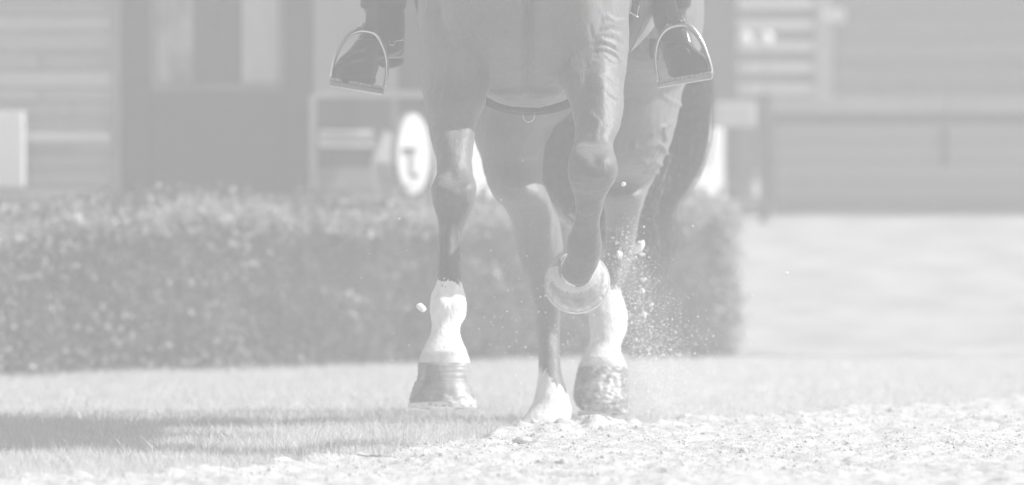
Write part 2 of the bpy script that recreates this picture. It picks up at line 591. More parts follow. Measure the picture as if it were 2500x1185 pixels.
# twigs and dense inside
mb = MB()
for i in range(260):
    bx = rng.uniform(HX0 + .05, HX1 - .06)
    by = hedge_front(bx) + rng.uniform(.06, .55)
    pts = [np.array([bx, by, -.01])]
    for j in range(4):
        pts.append(pts[-1] + np.array([rng.normal(0, .035), rng.normal(0, .025), float(hedge_top(bx)) * .235]))
    mb.add(*rings_to_mesh(tube(pts, [.008, .006, .005, .004, .002], M=5, n=1), True))
mb.build("stems", M_twig, hedge, True)
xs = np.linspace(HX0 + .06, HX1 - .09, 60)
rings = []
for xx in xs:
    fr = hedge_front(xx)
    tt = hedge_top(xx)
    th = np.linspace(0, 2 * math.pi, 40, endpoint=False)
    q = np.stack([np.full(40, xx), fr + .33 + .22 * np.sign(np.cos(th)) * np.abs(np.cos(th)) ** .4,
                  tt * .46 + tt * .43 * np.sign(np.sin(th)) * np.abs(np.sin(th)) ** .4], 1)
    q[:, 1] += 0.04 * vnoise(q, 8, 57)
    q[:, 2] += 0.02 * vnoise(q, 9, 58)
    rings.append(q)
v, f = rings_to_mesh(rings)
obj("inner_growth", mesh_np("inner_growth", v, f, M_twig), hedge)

# white low wall behind the left end of the hedge
mb = MB().box(-2.6, P(132, 505, 21.9)[0], 21.9, 22.2, 0, P(0, 505, 21.9)[2])
o = mb.build("low_wall", M_white, None, False, .008)
tag(o, "low white wall standing behind the left end of the hedge", "wall")


# ------------------------------------------------------------------ left building
BD = 22.7


def bx_(px, d=BD): return (px - 1250) * d / F
def bz_(py, d=BD): return float(P(1250, py, d)[2])


house = thing("stone_building", "stone building with pale courses and a wide dark doorway on the left", "building", (-1.4, BD, 0))
mb = MB()
mb.box(-6.0, bx_(296), BD + .03, BD + .3, 0, 3.4)
mb.box(bx_(296), bx_(1056), BD + .12, BD + .3, 1.95, 3.4)
mb.build("wall", M_mortar, house)
tmpl = []
for i in range(6):
    m_ = mat("wall_stone_tone", 0.44 + .04 * i, 0.52 + .04 * i, scale=9, rough=0.85, spec=0.2, bump=0.006, bscale=30)
    b = MB().box(-.5, .5, 0, 1, 0, 1)
    mm = mesh_np("stone", np.array(b.v), b.f, m_, False)
    tmpl.append(mm)
zc = 0.02
row = 0
while zc < 1.45:
    hh = rng.uniform(.04, .065)
    rt = int(rng.integers(0, 6))
    xx = -2.9 + rng.uniform(0, .2)
    while xx < bx_(290):
        ww = rng.uniform(.35, .8)
        x1 = min(xx + ww, bx_(291))
        if x1 - xx > .05:
            o = obj("stone", tmpl[int(np.clip(rt + rng.integers(-1, 2), 0, 5))], house, (0, 0, 0))
            o.location = ((xx + x1) / 2 + 1.4, -rng.uniform(.0, .018), zc)
            o.scale = (x1 - xx - .005, .05, hh - .006)
        xx = x1 + .001
        if x1 >= bx_(291): break
    zc += hh
    row += 1
mb = MB().box(bx_(64), bx_(272), BD - .06, BD - .02, bz_(346), bz_(322))
mb.build("ledge", M_slat, house)
mb = MB().box(bx_(-60), bx_(66), BD - .16, BD - .03, bz_(456), bz_(272))
o = mb.build("meter_box", M_bright, None, False, .006)
tag(o, "white box fixed on the stone wall at the left edge", "box")
MB().box(bx_(277), bx_(296), BD - .03, BD + .03, 0, 2.1).build("door_jamb", M_grey, house)

# dark timber doorway with glazed upper half
door = MB()
door.box(bx_(297), bx_(368), BD - .01, BD + .08, 0, 1.92)
dr = thing("dark_door", "wide dark painted door with a glazed upper half, left of the sign boards", "door", (bx_(530), BD, 0))
door.build("frame", M_dark, dr, False, .004)
MB().box(bx_(694), bx_(766), BD - .01, BD + .08, 0, 1.92).build("frame", M_dark, dr, False, .004)
MB().box(bx_(368.4), bx_(693.6), BD + .012, BD + .07, 0, bz_(222)).build("lower_panel", M_dark, dr, False, .004)
MB().box(bx_(368.4), bx_(693.6), BD + .002, BD + .072, bz_(221.5), bz_(205)).build("rail", M_rail, dr, False, .003)
MB().box(bx_(368.4), bx_(380), BD + .005, BD + .07, bz_(204.6), 1.92).build("glazing_bead", M_bead, dr)
MB().box(bx_(684.9), bx_(693.6), BD + .005, BD + .07, bz_(204.6), 1.92).build("glazing_bead", M_bead, dr)
MB().box(bx_(380.3), bx_(684.6), BD + .035, BD + .045, bz_(204.6), 1.92).build("window_pane", M_glass, dr)
MB().box(bx_(376.3), bx_(684.7), BD + .30, BD + .305, bz_(220), 1.92).build("room_back", M_dark, dr)
o = MB().box(bx_(590), bx_(680), BD + .018, BD + .033, bz_(203), 1.85).build("notice", M_cloth)
tag(o, "pale tall notice behind the glass of the dark door", "notice")
o = MB().box(bx_(384), bx_(470), BD + .018, BD + .033, bz_(203), 1.85).build("reflection", M_mottle)  # mottled sheet paints the reflection on the pane's left side
tag(o, "mottled grey sheet painted as a reflection behind the left side of the door glass", "reflection")

# light post and display board right of the door
o = MB().box(bx_(758), bx_(776), BD - .12, BD - .08, 0, bz_(232)).build("post", M_pale)
tag(o, "slim pale post between the dark door and the sign boards", "post")
o = MB().box(bx_(776.5), bx_(1080), BD - .12, BD - .07, bz_(240), bz_(222)).build("shelf_board", M_pale)
tag(o, "pale horizontal board above the sign boards", "board")
sb = thing("display_board", "dark display board with a strip of blurred white lettering", "sign", (bx_(860), BD - .1, 0))
MB().box(bx_(777), bx_(968), BD - .085, BD - .065, bz_(410), bz_(241)).build("panel", M_dark, sb)
MB().box(bx_(777), bx_(968), BD - .09, BD - .062, bz_(480), bz_(410.5)).build("plinth", M_grey, sb)
st_ = MB().box(bx_(780), bx_(918), BD - .092, BD - .087, bz_(360), bz_(318)).build("lettering_strip", M_bright, sb)
mb = MB()
xx = 784
while xx < 914:
    wl = rng.uniform(4, 8)
    mb.box(bx_(xx), bx_(xx + 1.6), BD - .0945, BD - .0925, bz_(352), bz_(326))
    if rng.uniform() < .6:
        mb.box(bx_(xx + 1.7), bx_(xx + wl - 1.6), BD - .0945, BD - .0925, bz_(332), bz_(328))
    xx += wl + 2.2
mb.build("lettering", M_grey, sb)
sb.rotation_euler.z = math.radians(20)


def oval(cx, cy, a, b, d, thick, n=40, tip=0.0):
    v, f = [], []
    for yy in (d, d + thick):
        for t in np.arange(n) / n * 2 * math.pi:
            k = a * np.cos(t) * (1 - tip * max(0, math.sin(t)))
            v.append(tuple(P(cx + k, cy - b * math.sin(t), yy)))
    f.append(tuple(range(n)))
    f.append(tuple(range(2 * n - 1, n - 1, -1)))
    for k in range(n):
        f.append((k, n + k, n + (k + 1) % n, (k + 1) % n))
    return v, f


ov = thing("round_sign", "tall white sign seen edgeways as an oval with a dark mark, left of the horse", "sign", tuple(P(1011, 475, BD - .3)))
SR = 102 * (BD - .3) / F
SYAW = math.radians(62)
SC = Vector(P(1011, 376, BD - .3))
SN = Vector((math.sin(SYAW), -math.cos(SYAW), 0)); SU = Vector((math.cos(SYAW), math.sin(SYAW), 0))


def disc(rad, off, thick, n=48):
    v, f = [], []
    for h in (off, off - thick):
        for t in np.arange(n) / n * 2 * math.pi:
            v.append(tuple(SC + SN * h + SU * (rad * .86 * math.cos(t)) + Vector((0, 0, rad * math.sin(t)))))
    f = [tuple(range(n)), tuple(range(2 * n - 1, n - 1, -1))]
    f += [(k, n + k, n + (k + 1) % n, (k + 1) % n) for k in range(n)]
    return v, f


def on_sign(u0, u1, z0, z1):
    mb = MB()
    v = [tuple(SC + SN * h + SU * u + Vector((0, 0, z))) for h in (.0005, .004) for (u, z) in ((u0, z0), (u1, z0), (u1, z1), (u0, z1))]
    return mb.add(v, [(0, 1, 2, 3), (7, 6, 5, 4), (0, 4, 5, 1), (1, 5, 6, 2), (2, 6, 7, 3), (3, 7, 4, 0)])


v, f = disc(SR, -.004, .016); MB().add(v, f).build("rim", M_grey, ov)
v, f = disc(SR * .955, 0, .003); MB().add(v, f).build("face", M_white, ov)
k_ = (BD - .3) / F
on_sign(-62 * k_, 4 * k_, 1 * k_, 15 * k_).build("mark", M_dark, ov)
on_sign(-30 * k_, -8 * k_, -48 * k_, 0.5 * k_).build("mark_stem", M_grey, ov)
on_sign(-22 * k_, 18 * k_, -58 * k_, -48.5 * k_).build("mark_foot", M_dark, ov)
MB().box(SC.x - .008, SC.x + .008, SC.y + .03, SC.y + .05, 0, SC.z).build("stand", M_black, ov)
v, f = oval(940, 402, 34, 82, BD - .22, .03, tip=.55)
pc = P(940, 402, BD - .2); ca_, sa_ = math.cos(.45), math.sin(.45)
v = [(pc[0] + (x - pc[0]) * ca_ - (y - pc[1]) * sa_, pc[1] + (x - pc[0]) * sa_ + (y - pc[1]) * ca_, z) for x, y, z in v]
o = MB().add(v, f).build("pointed_board", M_slat)
tag(o, "pale pointed board leaning left of the white oval sign", "board")
o = MB().box(bx_(782), bx_(898), BD - .16, BD - .12, bz_(476), bz_(456)).build("trough", M_grey, None, False, .004)
tag(o, "grey low trough under the display board, just over the hedge", "trough")

# dark recess behind the signs and the pale board that closes the building's right end
MB().box(bx_(970), bx_(1056), BD + .05, BD + .12, 0, 1.94).build("recess_panel", M_dark, house)
pa, pb = P(1066, 312, 24.0), P(1768, 312, 25.0)
v = [(pa[0], pa[1], 0), (pb[0], pb[1], 0), (pb[0], pb[1] , pb[2]), (pa[0], pa[1], pb[2]), (pa[0], pa[1] + .06, 0), (pb[0], pb[1] + .06, 0), (pb[0], pb[1] + .06, pb[2]), (pa[0], pa[1] + .06, pb[2])]
o = MB().add(v, [(0, 1, 2, 3), (7, 6, 5, 4), (0, 4, 5, 1), (1, 5, 6, 2), (2, 6, 7, 3), (3, 7, 4, 0)]).build("white_barrier", M_white, None, False, .01)
tag(o, "broad white barrier board behind the horse, ending right of the tail", "barrier")

# ------------------------------------------------------------------ right side: low wall, facade, shutter
RD = 25.6


def rx_(px, d=RD): return (px - 1250) * d / F
def rz_(py, d=RD): return float(P(1250, py, d)[2])


rw = thing("garden_wall", "long grey garden wall under a pale coping on the right", "wall", (2.5, RD, 0))
MB().box(rx_(1892), 9.0, RD + .03, RD + .28, -.02, rz_(300)).build("wall_body", M_brick, rw)


def planks(parent, x0, x1, y, z0, z1, rows, tones, lo, hi):
    """horizontal boards, each its own piece"""
    ms = [mat("board_tone", lo + (hi - lo) * q / (tones - 1), lo + (hi - lo) * q / (tones - 1) + .05, scale=5, stretch=(.5, 1, 4), rough=.85, spec=.2, bump=.002, bscale=20) for q in range(tones)]
    tm = [mesh_np("plank", np.array(MB().box(0, 1, 0, 1, 0, 1).v), MB().box(0, 1, 0, 1, 0, 1).f, m_, False) for m_ in ms]
    hh = (z1 - z0) / rows
    for k in range(rows):
        x = x0
        while x < x1 - .05:
            w_ = min(rng.uniform(.7, 1.5), x1 - x)
            o = obj("plank", tm[int(rng.integers(0, tones))], parent, (0, 0, 0))
            o.location = Vector((x + .002, y - rng.uniform(0, .006), z0 + k * hh + .003)) - parent.location
            o.scale = (w_ - .004, .028, hh - .006)
            x += w_


planks(rw, rx_(1892), 5.6, RD, rz_(535), rz_(301), 5, 4, .17, .27)
MB().box(rx_(1892), 9.0, RD + .05, RD + .26, rz_(300), rz_(277)).build("painted_shadow_course", M_dark, rw)  # dark strip paints in the shade under the coping
xx = rx_(1886)
cop = None
while xx < 5.5:
    ww = .62
    b = MB().box(xx, xx + ww - .008, RD - .05, RD + .33, rz_(277) + .001, rz_(240) + rng.uniform(-.003, .003))
    b.build("coping_stone", M_coping, rw, False, .006)
    xx += ww
o = MB().box(rx_(2296), rx_(2312), RD - .02, RD - .003, rz_(405), rz_(310)).build("drain_pipe", M_black)
tag(o, "short dark upright pipe on the face of the garden wall", "pipe")

fac = thing("rendered_building", "grey rendered building beyond the garden wall on the right", "building", (2.5, 27.0, 0))
MB().box(rx_(2036, 27.0), 9.0, 27.0, 27.3, 0, 3.4).build("wall", M_render, fac)
planks(fac, rx_(2037, 27.0), 5.6, 26.968, rz_(262, 27.0), 1.3, 11, 5, .2, .33)
MB().box(rx_(1690, 27.0), rx_(1796, 27.0), 27.1, 27.3, 0, 3.4).build("dark_doorway", M_dark, fac)
MB().box(rx_(1796, 27.0), rx_(2036, 27.0), 27.15, 27.3, 0, 3.4).build("wall_bay", M_grey, fac)
MB().box(rx_(1992, 27.0), rx_(2034, 27.0), 26.98, 27.1, 0, 3.3).build("pilaster", M_slat, fac)
MB().box(-1.2, rx_(1690, 27.0), 27.0, 27.3, 0, 3.4).build("wall", M_render, fac)
MB().box(rx_(2000, 27.0), rx_(2060, 27.0), 26.9, 26.97, rz_(55, 27.0), rz_(20, 27.0)).build("bracket", M_bright, fac)
sh = thing("slatted_shutter", "pale shutter of wide horizontal slats right of the dark doorway", "shutter", (rx_(1890, 26.9), 26.9, 0))
for k in range(9):
    y0 = 205 - k * 52
    b = MB().box(rx_(1802, 26.9), rx_(1985, 26.9), 26.9, 26.94, rz_(y0 + 24, 26.9), rz_(y0, 26.9))
    b.build("slat", M_bright, sh)
MB().box(rx_(1800, 26.9), rx_(1803, 26.9), 26.945, 26.98, 0.0, 2.2).build("stile", M_grey, sh)
for q, px in enumerate((1818, 1870)):  # bright white balls added in place of two round highlights; they emit nothing
    mm = mesh_np("knob", ICO3_V * .028, ICO3_F, M_bright)
    o = obj("highlight_knob", mm, None, tuple(P(px, 96, 26.5)))
    tag(o, ("left" if q == 0 else "right") + " one of two small round white knobs standing in for bright highlights before the slatted shutter", "highlight", "round highlight knobs before the shutter")
    stem = MB().box(rx_(px - 2, 26.5), rx_(px + 2, 26.5), 26.49, 26.51, 0, rz_(105, 26.5))
    s_ = stem.build("stem", M_grey); s_.parent = o; s_.matrix_parent_inverse = Matrix.Translation(-o.location)
gp = thing("gate_post", "dark slim upright post at the left end of the garden wall", "post", (rx_(1858), RD - .3, 0))
MB().box(rx_(1849), rx_(1869), RD - .3, RD - .27, -.02, rz_(236)).build("shaft", M_black, gp)
MB().box(rx_(1846), rx_(1872), RD - .303, RD - .267, rz_(236), rz_(230)).build("cap", M_black, gp)
o = MB().box(rx_(1732), rx_(1842), RD - .1, RD - .05, rz_(310), rz_(250)).build("notice_board", M_slat, None, False, .01)
tag(o, "pale notice board left of the dark gate post", "board")
o = MB().box(rx_(1770), rx_(1802), RD - .04, RD + .02, 0, rz_(311)).build("board_post", M_black)
tag(o, "thick dark post carrying the pale notice board", "post")
for k, (x0, x1) in enumerate(((1803, 1846), (1872, 1900))):
    o = MB().box(rx_(x0), rx_(x1), RD + .35, RD + .45, 0, rz_(250, RD + .4)).build("pale_panel", M_grey)
    tag(o, ("pale panel between the notice board and the gate post" if k == 0 else "pale panel between the gate post and the garden wall"), "panel")

# ------------------------------------------------------------------ horse
horse = thing("horse", "bay horse with white socks trotting towards the camera, one foreleg folded", "horse", (0.05, 16.6, 0))

LEG_A = [(-260, 1060, 1210, 16.120, .14), (-100, 1034, 1225, 16.060, .17), (0, 1022, 1228, 16.020, .17), (100, 1024, 1215, 15.970, .155),
         (200, 1028, 1196, 15.930, .13), (250, 1034, 1187, 15.870, .115), (290, 1042, 1168, 15.830, .10), (340, 1053, 1158, 15.770, .085),
         (400, 1067, 1151, 15.710, .066), (430, 1063, 1155, 15.675, .06), (460, 1051, 1164, 15.630, .064), (490, 1055, 1160, 15.620, .06),
         (520, 1063, 1150, 15.629, .052), (550, 1070, 1136, 15.629, .043), (600, 1070, 1126, 15.611, .041), (650, 1067, 1125, 15.594, .044),
         (690, 1064, 1128, 15.570, .05), (720, 1052, 1135, 15.564, .055), (750, 1049, 1139, 15.548, .058), (775, 1051, 1137, 15.533, .05),
         (795, 1054, 1124, 15.519, .045), (820, 1049, 1125, 15.494, .045), (850, 1034, 1137, 15.468, .05), (875, 1024, 1146, 15.453, .057),
         (892, 1023, 1147, 15.445, .058)]
LEG_B = [(-260, 1350, 1500, 16.12, .14), (-100, 1335, 1530, 16.06, .17), (0, 1330, 1534, 16.0, .17), (100, 1342, 1537, 15.96, .155),
         (150, 1352, 1533, 15.93, .145), (200, 1372, 1526, 15.88, .13), (260, 1393, 1523, 15.82, .11), (310, 1404, 1514, 15.76, .09),
         (345, 1402, 1498, 15.71, .078), (370, 1394, 1500, 15.66, .072), (400, 1386, 1510, 15.62, .07), (430, 1385, 1508, 15.62, .064),
         (460, 1394, 1490, 15.65, .055), (485, 1403, 1477, 15.69, .045), (520, 1404, 1470, 15.73, .04), (545, 1400, 1464, 15.76, .04),
         (575, 1389, 1468, 15.80, .045), (605, 1384, 1470, 15.83, .05), (630, 1387, 1465, 15.85, .048), (652, 1395, 1454, 15.87, .04), (668, 1405, 1442, 15.88, .03)]
LEG_C = [(-100, 1180, 1430, 17.200, .25), (100, 1165, 1420, 17.100, .24), (200, 1155, 1412, 17.000, .22), (270, 1148, 1396, 16.945, .2),
         (310, 1148, 1350, 16.909, .18), (345, 1158, 1333, 16.897, .165), (400, 1177, 1326, 16.894, .14), (440, 1187, 1324, 16.912, .12), (480, 1205, 1340, 16.939, .11),
         (510, 1233, 1352, 16.988, .1), (540, 1249, 1365, 17.016, .09), (590, 1260, 1374, 17.033, .08), (640, 1270, 1373, 17.030, .065),
         (690, 1290, 1370, 17.063, .055), (740, 1304, 1368, 17.096, .048), (800, 1311, 1367, 17.130, .045), (860, 1314, 1367, 17.100, .045),
         (900, 1315, 1370, 17.080, .048), (930, 1312, 1377, 17.070, .055), (960, 1307, 1386, 17.050, .058), (985, 1300, 1393, 17.030, .06),
         (1005, 1288, 1396, 17.000, .06), (1022, 1276, 1393, 16.970, .062), (1040, 1268, 1388, 16.955, .066)]
LEG_C = [(a_, b_, c_, d_ + float(np.interp(a_, [0, 200, 300, 400, 460], [0, .09, .15, .12, 0])), e_) for a_, b_, c_, d_, e_ in LEG_C]
LEG_D = [(-120, 1470, 1700, 17.12, .28), (0, 1450, 1717, 17.12, .3), (80, 1435, 1717, 17.12, .3), (150, 1425, 1702, 17.09, .27),
         (220, 1405, 1668, 17.22, .25), (260, 1400, 1661, 17.21, .22), (310, 1410, 1650, 17.20, .2), (370, 1430, 1630, 17.19, .17),
         (410, 1445, 1611, 17.22, .15), (450, 1457, 1591, 17.34, .12), (480, 1468, 1576, 17.30, .1), (520, 1475, 1564, 17.35, .08),
         (560, 1477, 1556, 17.38, .07), (600, 1478, 1551, 17.38, .06), (640, 1474, 1543, 17.36, .05), (680, 1460, 1526, 17.33, .048),
         (705, 1450, 1514, 17.32, .05), (740, 1442, 1525, 17.30, .055), (780, 1439, 1533, 17.28, .06), (815, 1441, 1527, 17.26, .055),
         (835, 1440, 1518, 17.25, .05), (855, 1431, 1516, 17.23, .05), (880, 1419, 1523, 17.21, .055), (902, 1413, 1530, 17.20, .058)]

V, Fc = [], []


def put(rings):
    v, f = rings_to_mesh(rings)
    o = len(V)
    V.extend(v); Fc.extend([tuple(i + o for i in q) for q in f])


# trunk: (depth, centre x, half width, z bottom, z top)
TR = [(15.70, .030, .10, 1.02, 1.26), (15.74, .030, .15, .94, 1.36), (15.84, .030, .200, .86, 1.46), (15.98, .030, .222, .815, 1.54), (16.15, .035, .232, .795, 1.60),
      (16.35, .045, .265, .795, 1.63), (16.6, .060, .315, .825, 1.58), (16.85, .09, .325, .88, 1.55), (17.1, .13, .30, .96, 1.58),
      (17.35, .165, .27, 1.0, 1.58), (17.55, .185, .2, 1.08, 1.5), (17.62, .19, .1, 1.2, 1.42)]
th = np.arange(48) / 48 * 2 * math.pi


def trunk_ring(d, xc, hw, zb, zt, grow=0.0):
    c, s = np.cos(th), np.sin(th)
    e = 2.25
    return np.stack([xc + (hw + grow) * np.sign(c) * np.abs(c) ** (2 / e), np.full(48, d),
                     (zb + zt) / 2 + ((zt - zb) / 2 + grow) * np.sign(s) * np.abs(s) ** (2 / e)], 1)


TR = [(d, x, hw, zb - .04 * min((17.2 - d) / 1.2, 1), zt - .04 * min((17.2 - d) / 1.2, 1)) for d, x, hw, zb, zt in TR]
TRF = cr(TR, 4)
put([trunk_ring(*q) for q in TRF])
put(limb(LEG_A)); put(limb(LEG_B)); put(limb(LEG_C)); put(limb(LEG_D))
# brisket bulge between the forelegs
put(limb([(150, 1230, 1330, 15.99, .05), (190, 1205, 1360, 15.98, .09), (225, 1196, 1372, 15.98, .10), (245, 1212, 1355, 16.0, .09), (261, 1245, 1322, 16.02, .05)]))
# pectoral muscles
put(limb([(-150, 1100, 1230, 15.86, .09), (-40, 1080, 1255, 15.83, .11), (60, 1085, 1262, 15.85, .10), (140, 1110, 1240, 15.9, .07)]))
put(limb([(-150, 1320, 1450, 15.86, .09), (-40, 1300, 1470, 15.82, .11), (60, 1295, 1462, 15.83, .10), (140, 1315, 1440, 15.88, .07)]))
# flexed pastern of the folded leg
put(tube([P(1428, 590, 15.82), P(1424, 630, 15.865), P(1412, 655, 15.90), P(1404, 660, 15.955)], [.038, .036, .036, .045], M=20))
# neck and head (above the picture, they throw the shadow)
put(tube([(.03, 16.2, 1.42), (.03, 15.85, 1.62), (.03, 15.6, 1.86), (.03, 15.45, 2.05), (.03, 15.36, 2.12)], [(.15, .30), (.11, .23), (.085, .17), (.075, .13), (.07, .09)], M=24))
put(tube([(.03, 15.5, 2.12), (.03, 15.36, 2.08), (.03, 15.24, 1.93), (.03, 15.16, 1.76), (.03, 15.12, 1.62), (.03, 15.11, 1.56)], [.06, (.10, .12), (.09, .11), (.06, .075), (.055, .06), (.04, .04)], M=24, up=(0, 1, 0)))
for sx in (-1, 1):
    put(tube([(.03 + sx * .06, 15.45, 2.16), (.03 + sx * .075, 15.44, 2.24), (.03 + sx * .07, 15.42, 2.31)], [.03, .028, .005], M=12))

body_me = remesh(V, Fc, 0.0055, 7, 0.5)
co, no = get_co(body_me), get_no(body_me)
px, py = proj(co)

# sculpted bumps: (px, py, rx, ry, depth min, depth max, metres along the normal)
BUMPS = [(1078, 447, 13, 22, 15.3, 16.2, .004), (1143, 452, 14, 20, 15.3, 16.2, .006), (1110, 475, 16, 12, 15.3, 16.2, .004),
         (1105, 430, 10, 16, 15.3, 16.2, -.004), (1122, 500, 14, 12, 15.3, 16.2, -.003), (1095, 600, 6, 60, 15.3, 16.2, .003),
         (1082, 610, 4, 60, 15.3, 16.2, -.003), (1112, 610, 4, 60, 15.3, 16.2, -.0025),
         (1075, 735, 16, 18, 15.3, 16.2, .005), (1118, 742, 14, 18, 15.3, 16.2, .005), (1096, 715, 10, 22, 15.3, 16.2, -.003),
         (1420, 385, 18, 14, 15.3, 15.9, .006), (1478, 385, 16, 14, 15.3, 15.9, .006), (1450, 425, 30, 14, 15.3, 15.9, .006),
         (1450, 400, 12, 12, 15.3, 15.9, -.004), (1420, 470, 12, 20, 15.3, 15.9, -.004), (1435, 540, 8, 50, 15.3, 15.95, .003),
         (1445, 345, 30, 8, 15.3, 15.9, -.005), (1290, 120, 12, 130, 15.4, 16.2, -.018), (1290, 30, 9, 60, 15.4, 16.2, -.01),
         (1195, 160, 30, 90, 15.4, 16.2, .008), (1385, 170, 26, 90, 15.4, 16.2, .008), (1120, 230, 14, 90, 15.4, 16.2, -.006),
         (1470, 230, 16, 80, 15.4, 16.2, .006), (1430, 240, 10, 80, 15.4, 16.1, -.006),
         (1250, 395, 40, 30, 16.7, 17.2, .006), (1340, 540, 10, 50, 16.7, 17.4, .006), (1310, 560, 10, 40, 16.7, 17.4, -.006),
         (1338, 800, 6, 80, 16.7, 17.4, .003), (1500, 552, 14, 12, 17.0, 17.5, .008), (1545, 250, 50, 60, 16.8, 17.4, .008)]
disp = np.zeros(len(co))
facing = np.clip(-no[:, 1] * 2.5, 0, 1)
for bx, by, rx, ry, d0, d1, am in BUMPS:
    k = (co[:, 1] > d0) & (co[:, 1] < d1)
    disp[k] += am * np.exp(-((px[k] - bx) / rx) ** 2 - ((py[k] - by) / ry) ** 2) * facing[k]


def crease(pts, w, am, d0, d1):
    pts = np.array(pts, float)
    k = np.where((co[:, 1] > d0) & (co[:, 1] < d1) & (no[:, 1] < .3) & (px > pts[:, 0].min() - 4 * w) & (px < pts[:, 0].max() + 4 * w)
                 & (py > pts[:, 1].min() - 4 * w) & (py < pts[:, 1].max() + 4 * w))[0]
    if not len(k): return
    q = np.stack([px[k], py[k]], 1)
    best = np.full(len(k), 1e9)
    for a, b in zip(pts[:-1], pts[1:]):
        ab = b - a
        t = np.clip(((q - a) @ ab) / (ab @ ab + 1e-9), 0, 1)
        best = np.minimum(best, np.hypot(*(q - a - t[:, None] * ab).T))
    disp[k] += am * np.exp(-(best / w) ** 2)


# veins (raised) and skin folds (sunken)
for pts in ([(1240, 382), (1275, 383), (1305, 380), (1322, 350), (1345, 320)], [(1385, 85), (1400, 130), (1398, 165)], [(1165, 190), (1150, 240)],
            [(1190, 120), (1200, 170), (1190, 215)], [(1085, 120), (1092, 190), (1080, 260)], [(1440, 275), (1462, 300), (1455, 335)], [(1360, 80), (1374, 140), (1366, 190)], [(1215, 50), (1204, 110)], [(1120, 60), (1135, 120), (1150, 150)], [(1250, 330), (1230, 360), (1235, 430)], [(1098, 283), (1125, 286)]):
    crease(pts, 4.5, .0035, 15.4, 17.4)
for pts in ([(1545, 355), (1570, 365), (1605, 350), (1620, 360), (1632, 385)], [(1555, 400), (1600, 395), (1625, 408)], [(1590, 330), (1612, 312), (1640, 300)],
            [(1620, 235), (1640, 250), (1658, 256)], [(1575, 420), (1605, 418)], [(1550, 340), (1545, 380), (1575, 395)], [(1618, 310), (1625, 340)]):
    crease(pts, 4.5, .006, 16.8, 17.6)
for pts in ([(1448, 95), (1465, 88), (1500, 95), (1520, 108)], [(1450, 112), (1480, 108), (1512, 128), (1525, 150)], [(1455, 128), (1482, 126), (1505, 140)],
            [(1448, 145), (1475, 140), (1500, 158)], [(1462, 78), (1490, 70), (1515, 76)], [(1470, 190), (1490, 200), (1503, 215)], [(1440, 60), (1446, 90)]):
    crease(pts, 3.6, -.0030, 15.5, 16.3)
for pts in ([(1472, 100), (1500, 112), (1520, 140), (1524, 180)], [(1460, 118), (1495, 122), (1515, 145)], [(1468, 215), (1490, 232), (1505, 240)],
            [(1480, 40), (1505, 52), (1525, 50)], [(1462, 20), (1475, 50), (1470, 70)]):
    crease(pts, 3.6, .0032, 15.5, 16.3)
disp += 0.0022 * vnoise(co, 14, 61) * (co[:, 2] > .6) + 0.0011 * vnoise(co, 38, 62) + 0.0006 * vnoise(co, 85, 63)
co = co + no * disp[:, None]
set_co(body_me, co)

# coat markings
jag = 9 * vnoise(co * np.array([1, 1, .25]), 90, 71) + 6 * vnoise(co, 40, 72)
isA = (px < 1180) & (co[:, 1] < 16.4)
isB = (px > 1370) & (co[:, 1] < 16.2)
isC = (px < 1410) & (co[:, 1] > 16.8)
isD = (px > 1395) & (co[:, 1] > 16.9)
w = np.zeros(len(co))
w = np.where(isA, np.clip((py + 1.0 * jag - 672 + 0.10 * (1128 - px)) / 56, 0, 1), w)
w = np.where(isC & (py > 850), np.clip((py + jag - 905 + 0.9 * (1345 - px)) / 50, 0, 1), w)
w = np.where(isD & (py > 600), np.clip((py + jag - 684) / 56, 0, 1), w)
dB = np.hypot(px - 1408, py - 660)
w = np.where(isB & (py > 600) & (co[:, 1] > 15.90), np.clip((dB + jag * .6 - 36) / 8, 0, 1), w)
# dark points on the lower legs
dark = np.zeros(len(co))
dark = np.where(isA, np.clip((py - 380) / 160, 0, 1), dark)
dark = np.where(isB, np.clip((py - 340) / 90, 0, 1), dark)
dark = np.where(isC, .4 * np.clip((py - 560) / 120, 0, 1), dark)
dark = np.where(isD, .4 * np.clip((py - 560) / 120, 0, 1), dark)
for nm, arr in (("white", w), ("dark", dark)):
    at = body_me.attributes.new(nm, 'FLOAT', 'POINT')
    at.data.foreach_set("value", arr.astype(np.float32))


